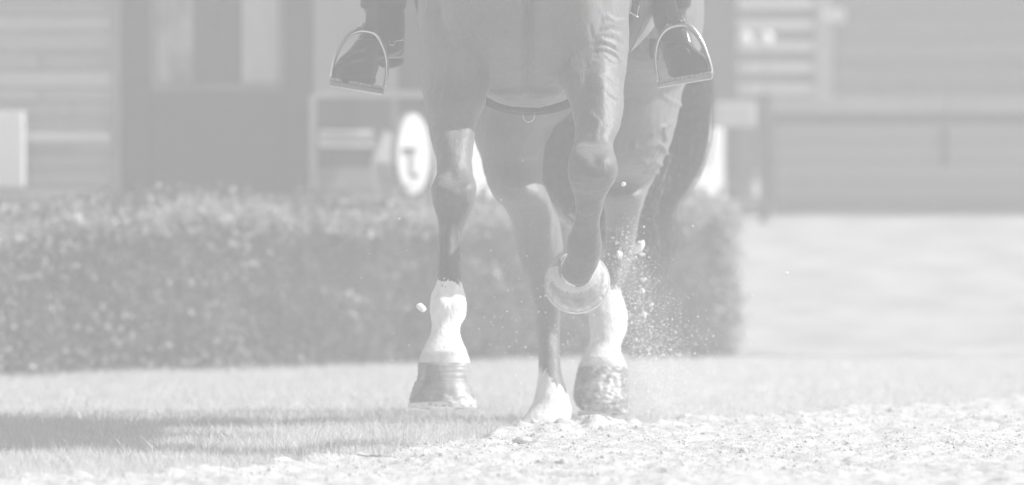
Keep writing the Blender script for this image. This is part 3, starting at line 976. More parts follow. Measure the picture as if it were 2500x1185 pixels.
def horse_mat():
    m = bpy.data.materials.new("horse_coat")
    m.use_nodes = True
    nt = m.node_tree; L = nt.links.new
    b = nt.nodes["Principled BSDF"]
    b.inputs["Roughness"].default_value = 0.5
    b.inputs["Specular IOR Level"].default_value = 0.35
    b.inputs["Sheen Weight"].default_value = 0.12
    tc = nt.nodes.new("ShaderNodeTexCoord")

    def noise(scale, st, det=3):
        mp = nt.nodes.new("ShaderNodeMapping"); mp.inputs["Scale"].default_value = st
        L(tc.outputs["Object"], mp.inputs["Vector"])
        n = nt.nodes.new("ShaderNodeTexNoise"); n.inputs["Scale"].default_value = scale; n.inputs["Detail"].default_value = det
        L(mp.outputs[0], n.inputs["Vector"])
        return n.outputs["Fac"]

    def mix(fac, a, c):
        x = nt.nodes.new("ShaderNodeMix"); x.data_type = 'RGBA'
        for s_, val in ((x.inputs[0], fac), (x.inputs[6], a), (x.inputs[7], c)):
            if isinstance(val, (int, float)):
                s_.default_value = val if s_.type == 'VALUE' else (val, val, val, 1)
            else:
                L(val, s_)
        return x.outputs[2]

    def ramp(f_, p0, p1, a, c):
        r = nt.nodes.new("ShaderNodeValToRGB")
        r.color_ramp.elements[0].position = p0; r.color_ramp.elements[1].position = p1
        r.color_ramp.elements[0].color = (a, a, a, 1); r.color_ramp.elements[1].color = (c, c, c, 1)
        L(f_, r.inputs[0])
        return r.outputs[0]

    coat = ramp(noise(9, (1, 1, .7), 5), .3, .72, .118, .158)
    hair = ramp(noise(330, (1, 1, .22), 2), .3, .7, .86, 1.08)
    mul = nt.nodes.new("ShaderNodeMix"); mul.data_type = 'RGBA'; mul.blend_type = 'MULTIPLY'; mul.inputs[0].default_value = 1
    a1 = nt.nodes.new("ShaderNodeAttribute"); a1.attribute_name = "dark"
    a2 = nt.nodes.new("ShaderNodeAttribute"); a2.attribute_name = "white"
    c1 = mix(a1.outputs["Fac"], coat, .055)
    L(c1, mul.inputs[6]); L(hair, mul.inputs[7])
    sock = ramp(noise(40, (1, 1, .4), 4), .25, .6, .62, .80)
    ad = nt.nodes.new("ShaderNodeMath"); ad.operation = 'MULTIPLY_ADD'
    L(noise(190, (1, 1, .12), 2), ad.inputs[0]); ad.inputs[1].default_value = 1.1
    L(a2.outputs["Fac"], ad.inputs[2])
    edge = ramp(ad.outputs[0], .9, 1.12, 0, 1)
    c2 = mix(edge, mul.outputs[2], sock)
    L(c2, b.inputs["Base Color"])
    bp = nt.nodes.new("ShaderNodeBump"); bp.inputs["Distance"].default_value = .0013; bp.inputs["Strength"].default_value = 1
    L(noise(260, (1, 1, .25), 3), bp.inputs["Height"])
    bp2 = nt.nodes.new("ShaderNodeBump"); bp2.inputs["Distance"].default_value = .0026; bp2.inputs["Strength"].default_value = 1
    L(noise(70, (1, 1, .5), 3), bp2.inputs["Height"]); L(bp.outputs[0], bp2.inputs["Normal"])
    L(bp2.outputs[0], b.inputs["Normal"])
    return m


body_me.materials.clear(); body_me.materials.append(horse_mat())
body_me.polygons.foreach_set("use_smooth", np.ones(len(body_me.polygons), dtype=bool))
body_me.polygons.foreach_set("material_index", np.zeros(len(body_me.polygons), dtype=np.int32))
obj("body", body_me, horse)


# ---- hooves
def hoof_mat(name, g0, g1, caked=0.0):
    m = mat(name, g0, g1, scale=26, stretch=(1.6, 1.6, .5), rough=0.42, spec=0.4, bump=0.0012, bscale=60, bstretch=(.5, .5, 3))
    if caked:
        nt = m.node_tree; b = nt.nodes["Principled BSDF"]
        src = b.inputs["Base Color"].links[0].from_socket
        at = nt.nodes.new("ShaderNodeAttribute"); at.attribute_name = "caked"
        x = nt.nodes.new("ShaderNodeMix"); x.data_type = 'RGBA'
        x.inputs[7].default_value = (.62, .62, .62, 1)
        nt.links.new(at.outputs["Fac"], x.inputs[0]); nt.links.new(src, x.inputs[6]); nt.links.new(x.outputs[2], b.inputs["Base Color"])
    return m


def hoof(rings, name_label, material, cake=None, growth=0.0008):
    v, f = rings_to_mesh(rings)
    me = mesh_np("hoof", v, f, material)
    bm = bmesh.new(); bm.from_mesh(me)
    bmesh.ops.subdivide_edges(bm, edges=list(bm.edges), cuts=1, use_grid_fill=True)
    bmesh.ops.recalc_face_normals(bm, faces=bm.faces)
    bm.to_mesh(me); bm.free()
    c, n_ = get_co(me), get_no(me)
    ck = np.zeros(len(c))
    if cake is not None:
        qx, qy = proj(c)
        nz_ = vnoise(c, 60, 81) * .55 + vnoise(c, 140, 82) * .45
        ck = np.clip(cake(qx, qy) + nz_ * .8, 0, 1)
        c = c + n_ * (ck * (.003 + .0045 * vnoise(c, 110, 83) + .003 * vnoise(c, 230, 84)))[:, None]
    c = c + n_ * (growth * .4 * np.sin(c[:, 2] * 520 + 2.5 * vnoise(c, 25, 85)))[:, None]
    set_co(me, c)
    at = me.attributes.new("caked", 'FLOAT', 'POINT'); at.data.foreach_set("value", ck.astype(np.float32))
    me.polygons.foreach_set("use_smooth", np.ones(len(me.polygons), dtype=bool))
    o = obj("hoof", me, horse)
    o["label"] = name_label
    return o


def horseshoe(center, axis, toe, ra, rb, width, thick, parent):
    """U-shaped bar in the plane normal to axis"""
    ax = np.array(axis, float); ax /= np.linalg.norm(ax)
    tv = np.array(toe, float); tv -= ax * (tv @ ax); tv /= np.linalg.norm(tv)
    sv = np.cross(ax, tv)
    v, f = [], []
    N = 36
    for i in range(N + 1):
        t = math.radians(-150 + 300 * i / N)
        for (k, h) in ((1, 0), (1, thick), (1 - width, thick), (1 - width, 0)):
            v.append(np.array(center) + tv * (rb * k * math.cos(t)) + sv * (ra * k * math.sin(t)) + ax * h)
    for i in range(N):
        for k in range(4):
            a, b = i * 4 + k, i * 4 + (k + 1) % 4
            f.append((a, b, b + 4, a + 4))
    f.append((0, 1, 2, 3)); f.append((4 * N + 3, 4 * N + 2, 4 * N + 1, 4 * N))
    mb = MB().add(v, f)
    o = mb.build("horseshoe", M_shoe, parent, False, .0012, 1)
    return o


HM1 = hoof_mat("hoof_horn", .15, .34, 1.0)
HM2 = hoof_mat("hoof_horn_dusty", .12, .24, 1.0)
HA = hoof(limb([(884, 1025, 1145, 15.446, .056), (889, 1020, 1149, 15.442, .060), (912, 1020, 1148, 15.435, .062), (930, 1016, 1148, 15.430, .063), (934, 1012, 1149, 15.428, .064), (955, 1005, 1156, 15.422, .068),
                 (972, 1000, 1160, 15.416, .072), (984, 999, 1161, 15.412, .073), (989, 1001, 1159, 15.411, .072)], M=48, n=5, expo=2.05),
          "raised near hoof with a smooth dark band", HM1,
          lambda x, y: np.clip(1.1 - np.hypot((x - 1120) / 60, (y - 985) / 18), -1, .9))
c = P(1080, 986, 15.41)
horseshoe(c + np.array([0, 0, -.011]), (0, .10, 1), (0, -1, 0), .0735, .073, .28, .011, HA)
HD = hoof(limb([(893, 1414, 1528, 17.2, .056), (898, 1411, 1531, 17.196, .060), (920, 1406, 1533, 17.19, .063), (950, 1401, 1534, 17.18, .067), (972, 1400, 1534, 17.172, .070),
                 (990, 1407, 1532, 17.168, .069), (1002, 1420, 1527, 17.166, .062)], M=48, n=5, expo=2.1),
          "hind hoof caked with wet sand", HM2,
          lambda x, y: np.clip(1.15 - np.hypot((x - 1470) / 48, (y - 945) / 52), -1, 1) + np.clip((y - 985) / 25, 0, .6))
horseshoe(P(1471, 1003, 17.168) + np.array([0, 0, -.010]), (-.04, .10, 1), (0, -1, 0), .060, .062, .28, .010, HD)
HC_ = hoof(limb([(1030, 1272, 1390, 16.95, .066), (1040, 1264, 1391, 16.945, .068), (1055, 1258, 1392, 16.94, .071), (1068, 1254, 1392, 16.935, .073), (1075, 1256, 1390, 16.935, .072)], M=48, n=4),
           "hoof planted in the sand", HM2, lambda x, y: np.full(len(x), .9))
# folded leg: a short cone whose rim turns away from the camera
c0, c1 = P(1404, 656, 15.945), P(1409, 690, 16.022)
ax = (c1 - c0) / np.linalg.norm(c1 - c0)
s_ = np.cross(ax, (0, 0, 1)); s_ /= np.linalg.norm(s_)
u_ = np.cross(s_, ax)
rings = []
th2 = np.arange(64) / 64 * 2 * math.pi
for t, r in ((-.06, .046), (0, .0505), (.06, .0525), (.14, .0532), (.16, .0550), (.32, .0585), (.36, .0582), (.52, .0640), (.56, .0638), (.74, .0690), (.9, .0722), (.95, .0722)):
    r_ = r * (1 + .02 * np.cos(th2 * 2))
    rings.append(c0 + ax * (t * np.linalg.norm(c1 - c0)) + np.outer(np.cos(th2) * r_, s_) + np.outer(np.sin(th2) * r_, u_))
HB = hoof(rings, "folded hoof seen from above with ringed wall", hoof_mat("hoof_horn_pale", .18, .42, 1.0),
          lambda x, y: np.clip(.9 - np.abs(np.hypot((x - 1409) / 80, (y - 690) / 79) - .86) / .10, -1, .55), growth=.0004)
horseshoe(c1 - ax * .003, ax, (0, 0, -1), .0737, .0737, .25, .009, HB)
# sole that closes the hoof inside the shoe
HB["label"] = "folded hoof seen from above with ringed wall"


# ---- short hair over the coronets and around the fetlocks
def fringe(rows, n, ln, material, name, gravity=1.0):
    vs, fs = [], []
    cnt = 0
    for (py_, L, R, d, b, zsp) in rows:
        t = rng.uniform(math.pi * .98, math.pi * 2.02, n)
        o = P((L + R) / 2, py_, d)
        a = (R - L) / 2 * d / F
        p0 = np.stack([o[0] + a * np.cos(t), o[1] + b * np.sin(t), o[2] + rng.uniform(-zsp, zsp, n)], 1)
        out = np.stack([np.cos(t), np.sin(t), 0 * t], 1)
        l = ln * rng.uniform(.5, 1.2, n)[:, None]
        p1 = p0 + out * l * rng.uniform(.02, .28, n)[:, None] + np.array([0, 0, -1]) * l + rng.normal(0, .12, (n, 3)) * l * [1, 1, .3]
        side = np.cross(out, (0, 0, 1)) * rng.uniform(.0003, .0007, n)[:, None]
        v = np.stack([p0 - side, p0 + side, p1], 1).reshape(-1, 3)
        vs.append(v)
        fs.append(np.arange(len(v)).reshape(-1, 3) + cnt)
        cnt += len(v)
    return obj(name, mesh_np(name, np.concatenate(vs), np.concatenate(fs), material), horse)


fr = []
for k in range(6):
    fr.append((858 + 4.5 * k, 1031 - 1.7 * k, 1138 + 1.7 * k, 15.458 - .002 * k, .0525 + .0011 * k, .004))
for k in range(6):
    fr.append((872 + 4 * k, 1422 - 1.8 * k, 1521 + 1.8 * k, 17.215 - .003 * k, .053 + .001 * k, .003))
fringe(fr, 800, .013, M_sock, "leg_hair")
# white hair crescent over the folded hoof
n = 3500
t = rng.uniform(math.pi * 1.0, math.pi * 2.0, n)
rr = rng.uniform(.034, .049, n)
p0 = c0 - ax * .016 * (1 - (rr - .034) / .015)[:, None] + np.outer(np.cos(t), s_) * rr[:, None] + np.outer(np.sin(t), u_) * rr[:, None]
od = np.outer(np.cos(t), s_) + np.outer(np.sin(t), u_)
l = rng.uniform(.008, .016, n)[:, None]
p1 = p0 + od * l * .8 + ax * l * .35 + rng.normal(0, .0028, (n, 3))
sd = np.cross(od, ax) * .0006
v = np.stack([p0 - sd - ax * .002, p0 + sd - ax * .002, p1], 1).reshape(-1, 3)
obj("leg_hair", mesh_np("coronet_hair", v, np.arange(len(v)).reshape(-1, 3), M_sock), horse)

# ---- tail
yk = np.array([-260, -150, 0, 150, 230, 330, 400, 450, 490, 520, 560, 600, 640, 690])
xr = np.array([1520, 1580, 1662, 1706, 1718, 1712, 1700, 1680, 1645, 1626, 1636, 1642, 1632, 1612])
xl = np.array([1480, 1450, 1400, 1360, 1320, 1300, 1300, 1310, 1350, 1370, 1410, 1460, 1510, 1560])
ns, seg = 2600, 16
locks = [(rng.beta(1.3, .95), rng.normal(0, 9), rng.uniform(0, 6.28), rng.uniform(.008, .02), rng.uniform(2, 9)) for _ in range(90)]
vs, fs = [], []
cnt = 0
for i in range(ns):
    loose = rng.uniform() < .16
    lu, loff, lph, lfq, lam = locks[int(rng.integers(0, 90))]
    u = lu + rng.normal(0, .018)
    if loose: u = rng.uniform(.86, 1.05)
    y1 = 400 + 285 * rng.uniform(0, 1) ** 1.9 if u > .45 else rng.uniform(480, 640)
    ys = np.linspace(-250, y1, seg)
    a = np.interp(ys, yk, xl); b = np.interp(ys, yk, xr)
    ph, fq = rng.uniform(0, 6.28), rng.uniform(.006, .018)
    am = rng.uniform(1, 6) * (3.0 if loose else 1)
    env = np.linspace(0, 1, seg)
    xs_ = a + (b - a) * u + np.sin(ys * fq + ph) * am * env + (0 if loose else 1) * (loff + lam * np.sin(ys * lfq + lph)) * env + rng.normal(0, 4 + 14 * loose) * env ** 2
    ds = 17.62 + .10 * np.sqrt(np.clip(env * 2, 0, 1)) + (rng.uniform(-.05, .06) - .03 * abs(u - .5)) * env + .012 * np.sin(ys * fq * .8 + ph * 2)
    pts = np.array([P(X, Y, D) for X, Y, D in zip(xs_, ys, ds)])
    wd = (.0006 if loose else rng.uniform(.0009, .0021)) * np.linspace(1, .25, seg)[:, None]
    an = rng.uniform(0, math.pi)
    sd = np.array([math.cos(an), math.sin(an), 0]) * wd
    sd2 = np.array([-math.sin(an), math.cos(an), 0]) * wd
    v = np.stack([pts - sd, pts + sd, pts + sd2], 1).reshape(-1, 3)
    q = np.arange(seg - 1)[:, None] * 3
    f = np.concatenate([np.concatenate([q + k, q + (k + 1) % 3, q + 3 + (k + 1) % 3, q + 3 + k], 1) for k in range(3)])
    vs.append(v); fs.append(f + cnt); cnt += len(v)
obj("tail", mesh_np("tail", np.concatenate(vs), np.concatenate(fs), M_tail), horse)
# thick inner mass of the tail
tr_ = []
for yy in np.linspace(-240, 520, 20):
    a, b = np.interp(yy, yk, xl) + 12, np.interp(yy, yk, xr) - 95 - 45 * max(0, (yy - 250) / 350)
    tr_.append((yy, a, max(b, a + 10), 17.73 if yy > 0 else 17.66, .025))
v, f = rings_to_mesh(limb(tr_, n=2))
obj("tail_core", mesh_np("tail_core", v, f, M_tail), horse)

# ------------------------------------------------------------------ saddle and girth
saddle = thing("saddle", "black saddle with dark pad and a girth under the belly", "saddle", (.05, 16.5, 1.6))


def trunk_at(d):
    return [np.interp(d, TRF[:, 0], TRF[:, k]) for k in range(1, 5)]


def shell(d0, d1, t0, t1, grow, thick, nd=10, nt=24, e=2.25):
    """patch of shell that follows the trunk between two angles"""
    v, f = [], []
    for g in (grow, grow + thick):
        for d in np.linspace(d0, d1, nd):
            xc, hw, zb, zt = trunk_at(d)
            for t in np.linspace(t0, t1, nt):
                c, s = math.cos(t), math.sin(t)
                v.append((xc + (hw + g) * math.copysign(abs(c) ** (2 / e), c), d, (zb + zt) / 2 + ((zt - zb) / 2 + g) * math.copysign(abs(s) ** (2 / e), s)))
    q = nd * nt
    for i in range(nd - 1):
        for j in range(nt - 1):
            a = i * nt + j
            f.append((a, a + 1, a + nt + 1, a + nt)); f.append((q + a, q + a + nt, q + a + nt + 1, q + a + 1))
    for i in range(nd - 1):
        for j in (0, nt - 1):
            a = i * nt + j
            f.append((a, a + nt, q + a + nt, q + a))
    for j in range(nt - 1):
        for i in (0, nd - 1):
            a = i * nt + j
            f.append((a, q + a, q + a + 1, a + 1))
    return v, f


R_ = math.radians
v, f = shell(16.28, 16.80, R_(-12), R_(192), .010, .012, nt=60); MB().add(v, f).build("saddle_pad", M_pad, saddle, True)
v, f = shell(16.33, 16.72, R_(-8), R_(70), .026, .006); MB().add(v, f).build("flap", M_strap, saddle, True)
v, f = shell(16.33, 16.72, R_(110), R_(188), .026, .006); MB().add(v, f).build("flap", M_strap, saddle, True)
v, f = shell(16.26, 16.36, R_(178), R_(362), .000, .019, nd=6, nt=60); MB().add(v, f).build("girth", M_strap, saddle, True)
v, f = shell(16.38, 16.78, R_(60), R_(120), .03, .06, nt=20); MB().add(v, f).build("seat", M_strap, saddle, True)
# girth ring
pts = [P(1277, 275, 16.262), P(1277, 285, 16.26), P(1282, 294, 16.26), P(1291, 298, 16.26), P(1300, 294, 16.26), P(1305, 285, 16.26), P(1305, 275, 16.262)]
MB().add(*rings_to_mesh(tube(pts, [.0014] * 7, M=8, n=4))).build("girth_ring", M_steel, saddle, True)
mb = MB()
for k in range(16):
    px_ = 1245 + k * 6.2
    c = P(px_, 271 + 6 * (1 - ((px_ - 1291) / 46) ** 2) - 1.5, 16.256)
    v = OCT_V * .0011 + c
    mb.add(v, [tuple(q) for q in OCT_F])
mb.build("studs", M_steel, saddle)
# buckle and billet straps in front of the right flap
mb = MB()
for (xa, xb, w_) in ((1536, 1549, 5), (1552, 1558, 4)):
    q = [P(xa + 8, -70, 16.24), P(xb, 28 + (xa - 1536) * .8, 16.25)]
    mb.add(*rings_to_mesh(tube([q[0], (q[0] + q[1]) / 2, q[1]], [(w_ * .0009, .0015)] * 3, M=6, n=1, up=(0, 1, 0))))
mb.build("billet_strap", M_strap, saddle)
pts = [P(1535, 28, 16.235), P(1545, 35, 16.235), P(1558, 42, 16.235)]
MB().add(*rings_to_mesh(tube(pts, [.0016] * 3, M=8))).build("buckle", M_steel, saddle, True)
pts = [P(1555, 40, 16.235), P(1557, 28, 16.235), P(1560, 15, 16.235)]
MB().add(*rings_to_mesh(tube(pts, [.0009] * 3, M=8))).build("buckle", M_steel, saddle, True)

# ------------------------------------------------------------------ rider
rider = thing("person", "rider on the horse in black boots, only the lower legs in view", "person", (.05, 16.6, 1.65))
V, Fc = [], []
HIP = np.array([.055, 16.62, 1.72])
for sx, ank in ((-1, P(938, -10, 16.50)), (1, P(1634, -10, 16.48))):
    knee = np.array([.055 + sx * .34, 16.28, 1.40])
    put(tube([HIP + [sx * .06, 0, .02], HIP + [sx * .20, -.12, -.06], knee + [-sx * .03, .05, .05], knee], [.11, .105, .075, .062], M=18))
    put(tube([knee + [0, -.01, .03], knee + (ank - knee) * .35 + [0, .02, 0], ank], [.06, .058, .036], M=18))
put(tube([HIP + [0, 0, -.02], HIP + [0, 0, .12], HIP + [0, -.02, .30], HIP + [0, -.03, .46], HIP + [0, -.03, .52], HIP + [0, -.03, .60]],
         [(.16, .12), (.15, .11), (.17, .11), (.19, .10), (.10, .07), (.05, .05)], M=24, up=(0, 1, 0)))
put(tube([HIP + [0, -.04, .58], HIP + [0, -.05, .66], HIP + [0, -.05, .75], HIP + [0, -.05, .82]], [.05, (.075, .09), (.08, .10), (.03, .03)], M=20, up=(0, 1, 0)))
for sx in (-1, 1):
    sh_ = HIP + [sx * .18, -.03, .46]
    el = HIP + [sx * .25, -.05, .18]
    hd = HIP + [sx * .07, -.36, .16]
    put(tube([sh_, (sh_ + el) / 2, el], [.055, .048, .04], M=14))
    put(tube([el, (el + hd) / 2, hd], [.042, .036, .026], M=14))
    put(tube([hd, hd + [0, -.05, -.01], hd + [0, -.09, -.03]], [.028, (.018, .04), (.014, .03)], M=12))
    for q in range(4):
        put(tube([hd + [0, -.085, .02 - q * .02], hd + [-sx * .02, -.115, .015 - q * .02], hd + [-sx * .045, -.10, .012 - q * .02]], [.0095, .0085, .007], M=8))
    put(tube([hd + [0, -.03, .03], hd + [-sx * .015, -.06, .05], hd + [-sx * .02, -.09, .05]], [.011, .0095, .007], M=8))
pm = remesh(V, Fc, .009, 4)
pm.materials.clear()
for m_ in (M_coat, M_breech, M_skin): pm.materials.append(m_)
cz = np.array([p.center[:] for p in pm.polygons])
mi = np.where(cz[:, 2] < 1.80, 1, 0)
mi = np.where(cz[:, 2] > 2.27, 2, mi)
mi = np.where((cz[:, 1] < 16.27) & (cz[:, 2] > 1.75), 2, mi)
pm.polygons.foreach_set("material_index", mi.astype(np.int32))
pm.polygons.foreach_set("use_smooth", np.ones(len(pm.polygons), dtype=bool))
obj("body", pm, rider)
hel = ICO3_V * np.array([.095, .12, .10]); hel = hel[:, :] + HIP + [0, -.05, .76]
obj("helmet", mesh_np("helmet", hel, ICO3_F, M_coat), rider)


def boot_mesh(parts, sculpt):
    global V, Fc
    V, Fc = [], []
    for r in parts: put(r)
    me = remesh(V, Fc, .0036, 5, .5)
    c, n_ = get_co(me), get_no(me)
    qx, qy = proj(c)
    dsp = np.zeros(len(c))
    for (pts, w_, am) in sculpt:
        pts = np.array(pts, float)
        q = np.stack([qx, qy], 1)
        best = np.full(len(c), 1e9)
        for a, b in zip(pts[:-1], pts[1:]):
            ab = b - a
            t = np.clip(((q - a) @ ab) / (ab @ ab), 0, 1)
            best = np.minimum(best, np.hypot(*(q - a - t[:, None] * ab).T))
        dsp += am * np.exp(-(best / w_) ** 2) * np.clip(-n_[:, 1] * 3, 0, 1)
    set_co(me, c + n_ * dsp[:, None])
    me.materials.clear(); me.materials.append(M_leather)
    me.polygons.foreach_set("material_index", np.zeros(len(me.polygons), dtype=np.int32))
    me.polygons.foreach_set("use_smooth", np.ones(len(me.polygons), dtype=bool))
    return me


# boot on the left of the picture
BL = limb([(-330, 905, 1025, 16.42, .060), (-200, 890, 1010, 16.46, .060), (-60, 882, 996, 16.49, .052), (0, 884, 988, 16.50, .046), (18, 884, 988, 16.50, .046), (34, 893, 988, 16.50, .042), (60, 892, 989, 16.50, .040), (85, 879, 988, 16.49, .038),
           (108, 866, 987, 16.48, .038), (128, 848, 985, 16.47, .038), (140, 836, 980, 16.47, .040)], shear=.7)
BL2 = limb([(96, 872, 950, 16.46, .034), (115, 858, 942, 16.45, .038), (130, 843, 935, 16.445, .040), (148, 825, 928, 16.44, .043), (165, 815, 924, 16.435, .044), (185, 811, 918, 16.43, .045),
            (197, 812, 915, 16.43, .045), (204, 822, 912, 16.43, .040)], shear=.7)
bl = obj("boot", boot_mesh([BL, BL2], [([(880, 128), (862, 132), (845, 142), (828, 150)], 5, -.004), ([(890, 118), (868, 126), (846, 134)], 4, .003),
                                       ([(886, 142), (865, 146), (842, 155)], 5, .003), ([(935, 150), (985, 128)], 3, -.0025)]), rider)
bl["label"] = "boot in shadow on the left"
v, f = rings_to_mesh(limb([(143, 918, 985, 16.53, .034), (150, 922, 985, 16.53, .035), (160, 925, 980, 16.53, .034), (167, 936, 960, 16.53, .030)], shear=.7, expo=3)); MB().add(v, f).build("heel", M_strap, bl, True)
v, f = rings_to_mesh(limb([(192, 808, 918, 16.428, .046), (197, 807, 917, 16.428, .047), (205, 812, 914, 16.428, .046), (209, 830, 905, 16.428, .042)], shear=.7, expo=2.6)); MB().add(v, f).build("sole", M_strap, bl, True)
# boot on the right of the picture
BR = limb([(-330, 1560, 1660, 16.40, .060), (-200, 1572, 1672, 16.44, .060), (-60, 1584, 1688, 16.47, .052), (0, 1590, 1684, 16.48, .046), (18, 1590, 1683, 16.48, .044), (34, 1592, 1674, 16.48, .042), (62, 1598, 1681, 16.475, .040), (85, 1606, 1686, 16.47, .039),
           (112, 1610, 1694, 16.46, .039), (126, 1613, 1702, 16.46, .040)], shear=-.55)
BR2 = limb([(104, 1613, 1684, 16.45, .034), (118, 1615, 1698, 16.445, .037), (130, 1617, 1712, 16.435, .040), (143, 1620, 1725, 16.43, .043), (158, 1626, 1730, 16.425, .045), (172, 1630, 1730, 16.42, .045),
            (180, 1634, 1724, 16.42, .044), (187, 1640, 1700, 16.42, .036)], shear=-.55)
br = obj("boot", boot_mesh([BR, BR2], [([(1645, 112), (1665, 106), (1680, 115), (1690, 132)], 3.5, -.005), ([(1660, 128), (1678, 122)], 5, .003), ([(1662, 140), (1690, 138), (1712, 140)], 4, -.0025),
                                       ([(1620, 140), (1625, 150), (1632, 165)], 3, -.002)]), rider)
br["label"] = "glossy sunlit boot on the right"
v, f = rings_to_mesh(limb([(95, 1583, 1612, 16.56, .032), (120, 1583, 1612, 16.56, .033), (140, 1587, 1612, 16.56, .032), (146, 1592, 1612, 16.56, .028)], expo=3)); MB().add(v, f).build("heel", M_strap, br, True)
v, f = rings_to_mesh(limb([(172, 1632, 1731, 16.42, .046), (177, 1631, 1731, 16.42, .047), (186, 1634, 1727, 16.42, .046), (191, 1645, 1705, 16.42, .042)], shear=-.55, expo=2.6)); MB().add(v, f).build("sole", M_strap, br, True)
# trouser cuffs / gaiter tops
v, f = rings_to_mesh(limb([(-40, 881, 992, 16.49, .055), (0, 881, 992, 16.495, .050), (16, 881, 990, 16.50, .048), (22, 886, 988, 16.50, .044)], shear=.7)); MB().add(v, f).build("gaiter", M_strap, bl, True)
v, f = rings_to_mesh(limb([(-40, 1588, 1692, 16.475, .055), (0, 1588, 1688, 16.48, .050), (15, 1588, 1685, 16.48, .048), (21, 1592, 1680, 16.48, .044)], shear=-.55)); MB().add(v, f).build("gaiter", M_strap, br, True)

# spur on the left boot
sp_ = thing("spur", "steel spur strapped round the heel of the left boot", "spur", tuple(P(960, 103, 16.45)))
pts = [P(952, 92, 16.448), P(951, 104, 16.448), P(953, 110, 16.446), P(963, 109, 16.448), P(966, 101, 16.45), P(990, 97, 16.46)]
MB().add(*rings_to_mesh(tube(pts, [.0014] * 6, M=8))).build("yoke", M_steel, sp_, True)
pts = [P(925, 80, 16.44), P(945, 92, 16.445), P(952, 99, 16.448)]
MB().add(*rings_to_mesh(tube(pts, [(.003, .001)] * 3, M=8, up=(0, 1, 0)))).build("strap", M_strap, sp_, True)


# ------------------------------------------------------------------ stirrups
def stirrup(label, arch, tread, top, leather, d0, yaw, inner):
    """arch: px points and width; the iron turns about its own upright by yaw"""
    root = thing("stirrup", label, "stirrup", tuple(P(top[0], top[1], d0)), "stirrups")
    mid = np.mean([a[0] for a in arch])

    def Q(x, y, off=0.0):
        return P(x, y, d0 + (x - mid) / 1070.0 * yaw + off)
    pts = [Q(a[0], a[1]) for a in arch]
    MB().add(*rings_to_mesh(tube(pts, [(a[2] * 1.3, .010) for a in arch], M=12, n=5, up=(0, 1, 0)))).build("iron", M_steel, root, True)
    (xa, ya), (xb, yb), th_ = tread
    # tread: bevelled bar with depth
    v = []
    for dy in (-.026, .026):
        for (xx, yy) in ((xa, ya), (xb, yb), (xb - 2, yb + th_), (xa + 2, ya + th_)):
            v.append(Q(xx, yy, dy))
    f = [(0, 1, 2, 3), (7, 6, 5, 4), (0, 4, 5, 1), (1, 5, 6, 2), (2, 6, 7, 3), (3, 7, 4, 0)]
    MB().add(v, f).build("tread_bar", M_steel, root, False, .0022, 2)
    v = []
    for dy in (-.022, .022):
        for (xx, yy) in ((xa + 4, ya - 7), (xb - 4, yb - 7), (xb - 4, yb + 1), (xa + 4, ya + 1)):
            v.append(Q(xx, yy, dy))
    MB().add(v, f).build("tread_pad", M_tread, root, False, .0012, 1)
    # loop lugs at the top
    for (x0, y0, x1, y1) in top[2]:
        MB().add(*rings_to_mesh(tube([Q(x0, y0), Q((x0 + x1) / 2, (y0 + y1) / 2), Q(x1, y1)], [(.0055, .008), (.004, .008), (.002, .007)], M=10, up=(0, 1, 0)))).build("lug", M_steel, root, True)
    lt = [P(*q) for q in leather]
    MB().add(*rings_to_mesh(tube(lt, [(.0150, .003)] * len(lt), M=10, n=3, up=(0, 1, 0)))).build("leather", M_strap, root, True)
    return root


stirrup("shaded steel stirrup iron round the left boot", [(808, 190, .0030), (812, 165, .0032), (819, 138, .0036), (833, 109, .0042), (852, 85, .0048), (874, 74, .0062), (897, 75, .0058), (917, 83, .0062), (931, 105, .0056), (941, 132, .0044),
         (945, 160, .0038), (943, 190, .0034), (939, 212, .0034)],
        ((804, 196), (938, 218), 15), (905, 62, [(880, 74, 888, 57), (914, 84, 916, 73)]), [(945, -330, 16.36), (928, -120, 16.385), (916, 0, 16.40), (905, 74, 16.41)], 16.415, .55, None)
stirrup("sunlit steel stirrup iron round the right boot", [(1608, 200, .0034), (1602, 170, .0034), (1600, 140, .0036), (1604, 110, .0040), (1614, 86, .0046), (1632, 68, .0058), (1655, 61, .0058), (1678, 62, .0060), (1700, 82, .0052), (1716, 108, .0044),
         (1728, 138, .0036), (1735, 160, .0032), (1738, 180, .0032)],
        ((1605, 203), (1741, 181), 13), (1650, 48, [(1626, 72, 1632, 53), (1672, 62, 1656, 47)]), [(1560, -330, 16.34), (1610, -120, 16.36), (1630, -10, 16.38), (1647, 56, 16.395)], 16.40, -.35, None)

# ------------------------------------------------------------------ sand in the air
n = 30000
sel = rng.uniform(0, 1, n)
t = rng.beta(1.5, 1.15, n)
X = np.where(sel < .62, 1520 + 90 * t + rng.normal(0, 1, n) * (18 + 62 * t), 0)
Y = np.where(sel < .62, 560 + 450 * t + rng.normal(0, 1, n) * 26, 0)
X = np.where((sel >= .62) & (sel < .82), rng.normal(1620, 60, n), X)
Y = np.where((sel >= .62) & (sel < .82), rng.normal(900, 55, n), Y)
X = np.where(sel >= .82, rng.normal(1400, 240, n), X)
Y = np.where(sel >= .82, rng.normal(830, 150, n), Y)
D = rng.normal(16.95, .22, n)
k = (Y < 1035) & (D < 17.6) & (D > 16.1)
X, Y, D = X[k], Y[k], D[k]
pos = np.array([P(a, b, c) for a, b, c in zip(X, Y, D)])
k = pos[:, 2] > .01
pos = pos[k]
r = np.where(rng.uniform(0, 1, len(pos)) < .10, np.minimum(rng.lognormal(math.log(.0010), .45, len(pos)), .0034), np.minimum(rng.lognormal(math.log(.00034), .5, len(pos)), .0012))
v, f = scatter(OCT_V, OCT_F, pos, r, .3)
